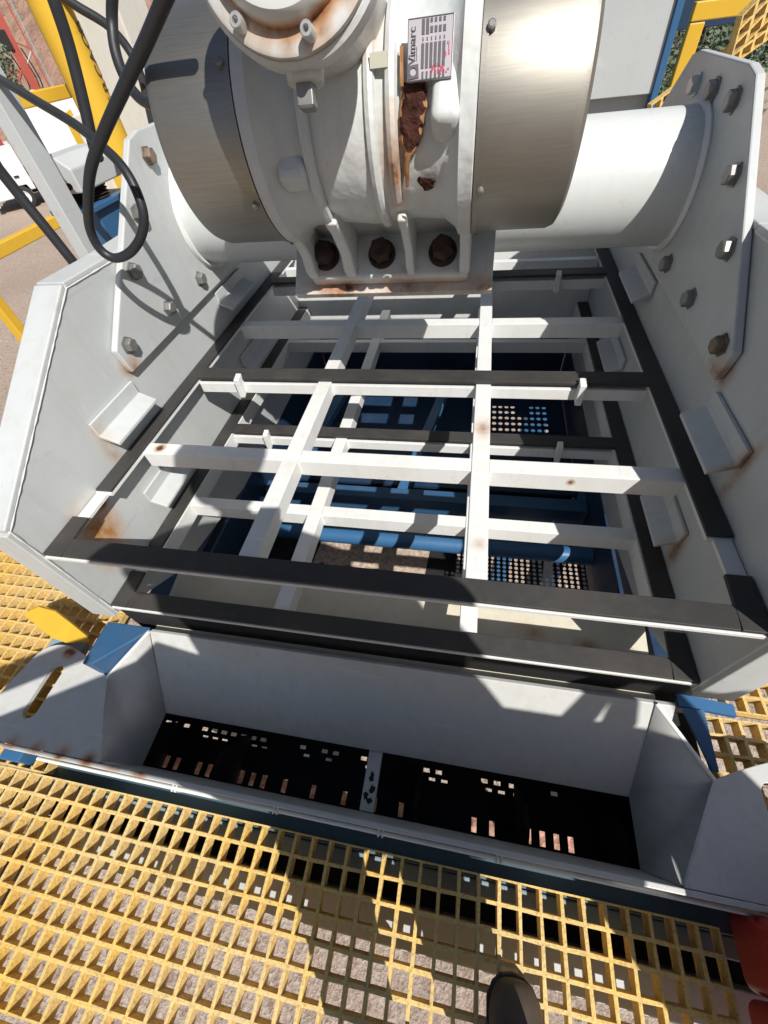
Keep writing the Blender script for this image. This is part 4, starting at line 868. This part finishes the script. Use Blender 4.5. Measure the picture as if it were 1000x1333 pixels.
# red machine part at the lower right corner
rd = thing('red_cabinet', 'glossy red moulded cabinet on the walkway at the lower right corner', 'cabinet', (1.25, -.3, GZW))
def rrect(x0, x1, y0, y1, z, r, n=5):
    out = []
    for (cx, cy, a0) in ((x1 - r, y1 - r, 0), (x0 + r, y1 - r, 90), (x0 + r, y0 + r, 180), (x1 - r, y0 + r, 270)):
        for k in range(n + 1): a = math.radians(a0 + 90 * k / n); out.append((cx + r * math.cos(a), cy + r * math.sin(a), z))
    return out
def loft(rings):
    q = G(); L = [[q.bm.verts.new(Vector(p)) for p in r] for r in rings]
    for a, b in zip(L, L[1:]):
        for i in range(len(a)): q.bm.faces.new((a[i], a[(i + 1) % len(a)], b[(i + 1) % len(a)], b[i]))
    q.bm.faces.new(L[0][::-1]); q.bm.faces.new(L[-1]); return q
loft([rrect(.90, 1.55, -.165, .008, GZW + .002, .03), rrect(.915, 1.55, -.165, .008, GZW + .25, .03), rrect(.93, 1.55, -.16, .006, -1.42, .03), rrect(.96, 1.52, -.15, .0, -1.38, .03), rrect(1.0, 1.50, -.13, -.02, -1.37, .03)]).build('door_panel', 'red', root=rd, smooth=True)
loft([rrect(.89, 1.55, -.46, -.175, GZW + .002, .03), rrect(.90, 1.55, -.46, -.172, GZW + .2, .03), rrect(.92, 1.55, -.46, -.172, -1.40, .03), rrect(.95, 1.52, -.44, -.18, -1.35, .03)]).build('case_body', 'red', root=rd, smooth=True)
q = G(); q.tube([(1.1, -.08, -1.385), (1.1, -.08, -1.33), (1.3, -.08, -1.33), (1.3, -.08, -1.385)], .012, 8, 4); q.build('handle', 'black', root=rd, smooth=True)
# unseen sheets and bars added behind the photographer to shade the trough
shade_ = thing('shade_blocker', 'grey sheets and yellow bars added behind the photographer to shade the trough', 'shade blocker', (.2, -.67, GZW))
for xp in (.02, 1.12, 1.86):
    q = G(); q.box(xp - .03, xp + .03, -.72, -.675, GZW, .62 if xp < 1.5 else .4); q.build('rail_post', 'yellow', root=shade_, bevel=.003)  # posts carrying the added shade sheets
q = G(); q.prism([(x, -.672, z) for x, z in ((-1.25, -.70), (-1.16, -.588), (-.595, -.255), (-.40, -.125), (-.244, .045), (.0, -.03), (.03, .1), (.03, .6), (1.07, .6), (1.07, .35), (1.15, .08), (1.18, -.06), (1.9, -.06), (1.9, -.65), (1.25, -.68), (1.22, -.72), (.74, -.93), (.3, -.95), (-.2, -.80), (-.345, -.70))], (0, .012, 0)); q.build('shade_sheet', 'grey', root=shade_)  # outline shaped to cast the shade edges on the trough
q = G(); q.prism([(x, -.672, z) for x, z in ((1.10, -.96), (1.13, -.77), (1.9, -.76), (1.9, -1.25), (1.21, -1.25), (1.16, -1.06))], (0, .012, 0)); q.build('shade_sheet', 'grey', root=shade_)
q = G(); q.prism([(x, -.668, z) for x, z in ((-1.5, -.67), (-.60, -.135), (-.60, -.02), (-1.5, -.56))], (0, .03, 0)); q.build('shade_bar', 'yellow', root=shade_, bevel=.002)  # added bar that casts a dark stripe on the left wing
for pl_ in (((1.385, -.055), (1.50, -.055), (1.64, .22), (1.64, .3), (1.6, .3)), ((1.52, -.055), (1.63, -.055), (1.66, .3), (1.72, .3), (1.70, .26))):
    q = G(); q.prism([(x, -.668, z) for x, z in pl_], (0, .02, 0)); q.build('brace', 'yellow', root=shade_)  # added bars that split the light patches on the trough wall
q = G(); q.box(1.19, 1.9, -.715, -.68, .3, .36); q.build('rail', 'yellow', root=shade_, bevel=.002)  # top bar of the added shade sheets
# ================================================================= PHOTOGRAPHER (boot in view, shadow on the decks)
pr = thing('person', 'person in dark work clothes and white hard hat, dark boot tip in view', 'person', (.2, -.45, GZW))
PB = Vector(pr['base'])
def skin_mesh(name, nodes_, edges, mat, parent, root_i=0, sub=2):
    me = bpy.data.meshes.new(name); me.from_pydata([tuple(W(p) - PB) for p, r in nodes_], edges, []); o = bpy.data.objects.new(name, me); sc.collection.objects.link(o); o.parent = parent
    md = o.modifiers.new('skin', 'SKIN'); me.skin_vertices or None
    for i, (p, r) in enumerate(nodes_):
        rr = r if isinstance(r, tuple) else (r, r); me.skin_vertices[0].data[i].radius = (rr[0] * S, rr[1] * S)
    me.skin_vertices[0].data[root_i].use_root = True
    sb = o.modifiers.new('sub', 'SUBSURF'); sb.levels = sub; sb.render_levels = sub
    me.materials.append(M[mat]); md.use_smooth_shade = True; return o
hx0, hy0 = .16, -.26
body = [((.20, -.44, -.55), .20), ((.20, -.44, -.10), .20), ((.18, -.40, .30), .20), ((.16, -.36, .47), .10), ((hx0, -.30, .60), .10),
        ((-.02, -.43, -.50), .19), ((.43, -.43, -.50), .19), ((-.04, -.43, -.08), .19), ((.45, -.43, -.08), .19),
        ((-.14, -.40, .33), .14), ((-.36, -.36, .16), .10), ((-.13, -.12, .0), .05), ((.52, -.40, .33), .14), ((.76, -.36, .20), .10), ((.30, -.10, -.02), .05),
        ((-.02, -.46, -1.15), .15), ((.0, -.66, -1.70), .09), ((.40, -.44, -1.15), .15), ((.285, -.52, -1.66), .09)]
skin_mesh('body', body, [(0, 1), (1, 2), (2, 3), (3, 4), (0, 5), (0, 6), (1, 7), (1, 8), (2, 9), (9, 10), (10, 11), (2, 12), (12, 13), (13, 14), (5, 15), (15, 16), (6, 17), (17, 18)], 'cloth', pr)
def ball(name, c, r3, mat, lo=-1.0, n=28, parent=None):
    q = G(); L = []
    pr_ = []
    for k in range(15):
        a = math.asin(max(-1, lo)) + (math.pi / 2 - math.asin(max(-1, lo))) * k / 14; pr_.append((math.sin(a), math.cos(a)))
    rows = []
    for (s_, c_) in pr_:
        rows.append([q.bm.verts.new(Vector(c) + Vector((math.cos(2 * math.pi * i / n) * c_ * r3[0], math.sin(2 * math.pi * i / n) * c_ * r3[1], s_ * r3[2]))) for i in range(n)])
    for a, b in zip(rows, rows[1:]):
        for i in range(n): q.bm.faces.new((a[i], a[(i + 1) % n], b[(i + 1) % n], b[i]))
    bmesh.ops.remove_doubles(q.bm, verts=q.bm.verts, dist=1e-5)
    return q.build(name, mat, parent=parent, root=pr, smooth=True)
hd = ball('head', (hx0, -.24, .73), (.125, .15, .18), 'skin', parent=pr)
q = G(); q.prism([(hx0 - .02, -.38, .74), (hx0 + .02, -.38, .74), (hx0 + .03, -.375, .68), (hx0, -.42, .67), (hx0 - .03, -.375, .68)][:3] + [(hx0, -.36, .69)], (0, .02, 0)); q.bm.clear()
q.cyl((hx0, -.105, .745), (hx0, -.065, .695), .018, 10, .024); q.build('nose', 'skin', parent=hd, root=pr, smooth=True)
for s_ in (-1, 1):
    ball('eye', (hx0 + s_ * .048, -.108, .76), (.018, .012, .014), 'glass', parent=hd)
    ball('ear', (hx0 + s_ * .125, -.25, .73), (.018, .035, .05), 'skin', parent=hd)
q = G(); q.box(hx0 - .04, hx0 + .04, -.105, -.098, .648, .66); q.build('mouth', 'redink', parent=hd, root=pr)
ht = ball('hard_hat', (hx0, -.245, .78), (.155, .185, .165), 'hat', lo=-.05, parent=pr)
q = G(); q.lathe((hx0, -.23, .772), (0, 0, 1), [(0, .13), (0, .185), (.012, .185), (.014, .15)], 40); q.build('brim', 'hat', parent=ht, root=pr, smooth=True)
# hands closed on the phone's edges
for s_, wx in ((-1, -.13), (1, .30)):
    ex = -.065 if s_ < 0 else .06
    wy, wz = (-.12, .0) if s_ < 0 else (-.10, -.02)
    hn = [((wx, wy, wz), .038), ((ex + s_ * .05, -.075, -.01), (.04, .025))]; ed = [(0, 1)]
    for k in range(4):
        b0 = len(hn); zz = .035 - k * .026
        hn += [((ex + s_ * .045, -.062, zz - .01), .014), ((ex + s_ * .025, -.035, zz), .0125), ((ex - s_ * .0, -.032 - .002 * k, zz), .011)]; ed += [(1, b0), (b0, b0 + 1), (b0 + 1, b0 + 2)]
    b0 = len(hn); hn += [((ex + s_ * .035, -.085, .03), .015), ((ex + s_ * .01, -.075, .05), .013)]; ed += [(1, b0), (b0, b0 + 1)]
    skin_mesh('hand', hn, ed, 'skin', pr, 1, 1)
# boots
for (bx, by, ang) in ((.262, -.437, .05), (.0, -.62, .05)):
    L = []
    for (y, w, h, z0) in ((-.10, .05, .10, .0), (-.09, .065, .19, .0), (.0, .065, .20, .0), (.05, .07, .13, .0), (.09, .078, .105, .0), (.13, .075, .09, .0), (.165, .058, .07, .002), (.185, .03, .045, .008)):
        ring = []
        for k in range(14):
            a = 2 * math.pi * k / 14; x_ = math.cos(a) * w; z_ = GZW + .004 + z0 + h * .5 + math.sin(a) * h * .5
            ring.append((bx + x_ * math.cos(ang) - y * math.sin(ang), by + y * math.cos(ang) + x_ * math.sin(ang), max(z_, GZW + .004)))
        L.append(ring)
    bt = loft(L).build('boot', 'leather', root=pr, smooth=True, bevel=0)
    ds = bt.modifiers.new('sub', 'SUBSURF'); ds.levels = 1; ds.render_levels = 1
    def bp_(x_, y, z): return (bx + x_ * math.cos(ang) - y * math.sin(ang), by + y * math.cos(ang) + x_ * math.sin(ang), GZW + z)
    so = [(.052, -.10), (.066, -.05), (.064, .02), (.077, .09), (.075, .135), (.058, .168), (.032, .187), (0, .192)]
    so = so + [(-x_, y) for x_, y in so[-2::-1]]
    q = G(); q.prism([bp_(x_, y, .003) for x_, y in so], (0, 0, .022)); q.build('sole', 'hose', parent=bt, root=pr, bevel=.004)
    q = G(); q.tube([bp_(-.079, .085, .03), bp_(-.066, .088, .085), bp_(-.03, .098, .104), bp_(.03, .098, .104), bp_(.066, .088, .085), bp_(.079, .085, .03)], .0028, 6, 6); q.build('toe_seam', 'leather', parent=bt, root=pr, smooth=True)
    for k in range(4):
        q = G(); y_ = .055 - k * .028; q.tube([bp_(-.03, y_, .13 + k * .02), bp_(0, y_ - .006, .142 + k * .02), bp_(.03, y_, .13 + k * .02)], .004, 6, 4); q.build('lace', 'hose', parent=bt, root=pr, smooth=True)
ph = thing('phone', 'black phone held out level with the motor top', 'phone', (0, -.03, -.02))
vd = Vector((0, 0, 0)) - back; c0 = Vector((0, 0, 0)) + back * .020 - up * .045
q = G(); q.obox(c0, right * .058, up * .12, back * .0065); q.build('case', 'black', root=ph, bevel=.004)
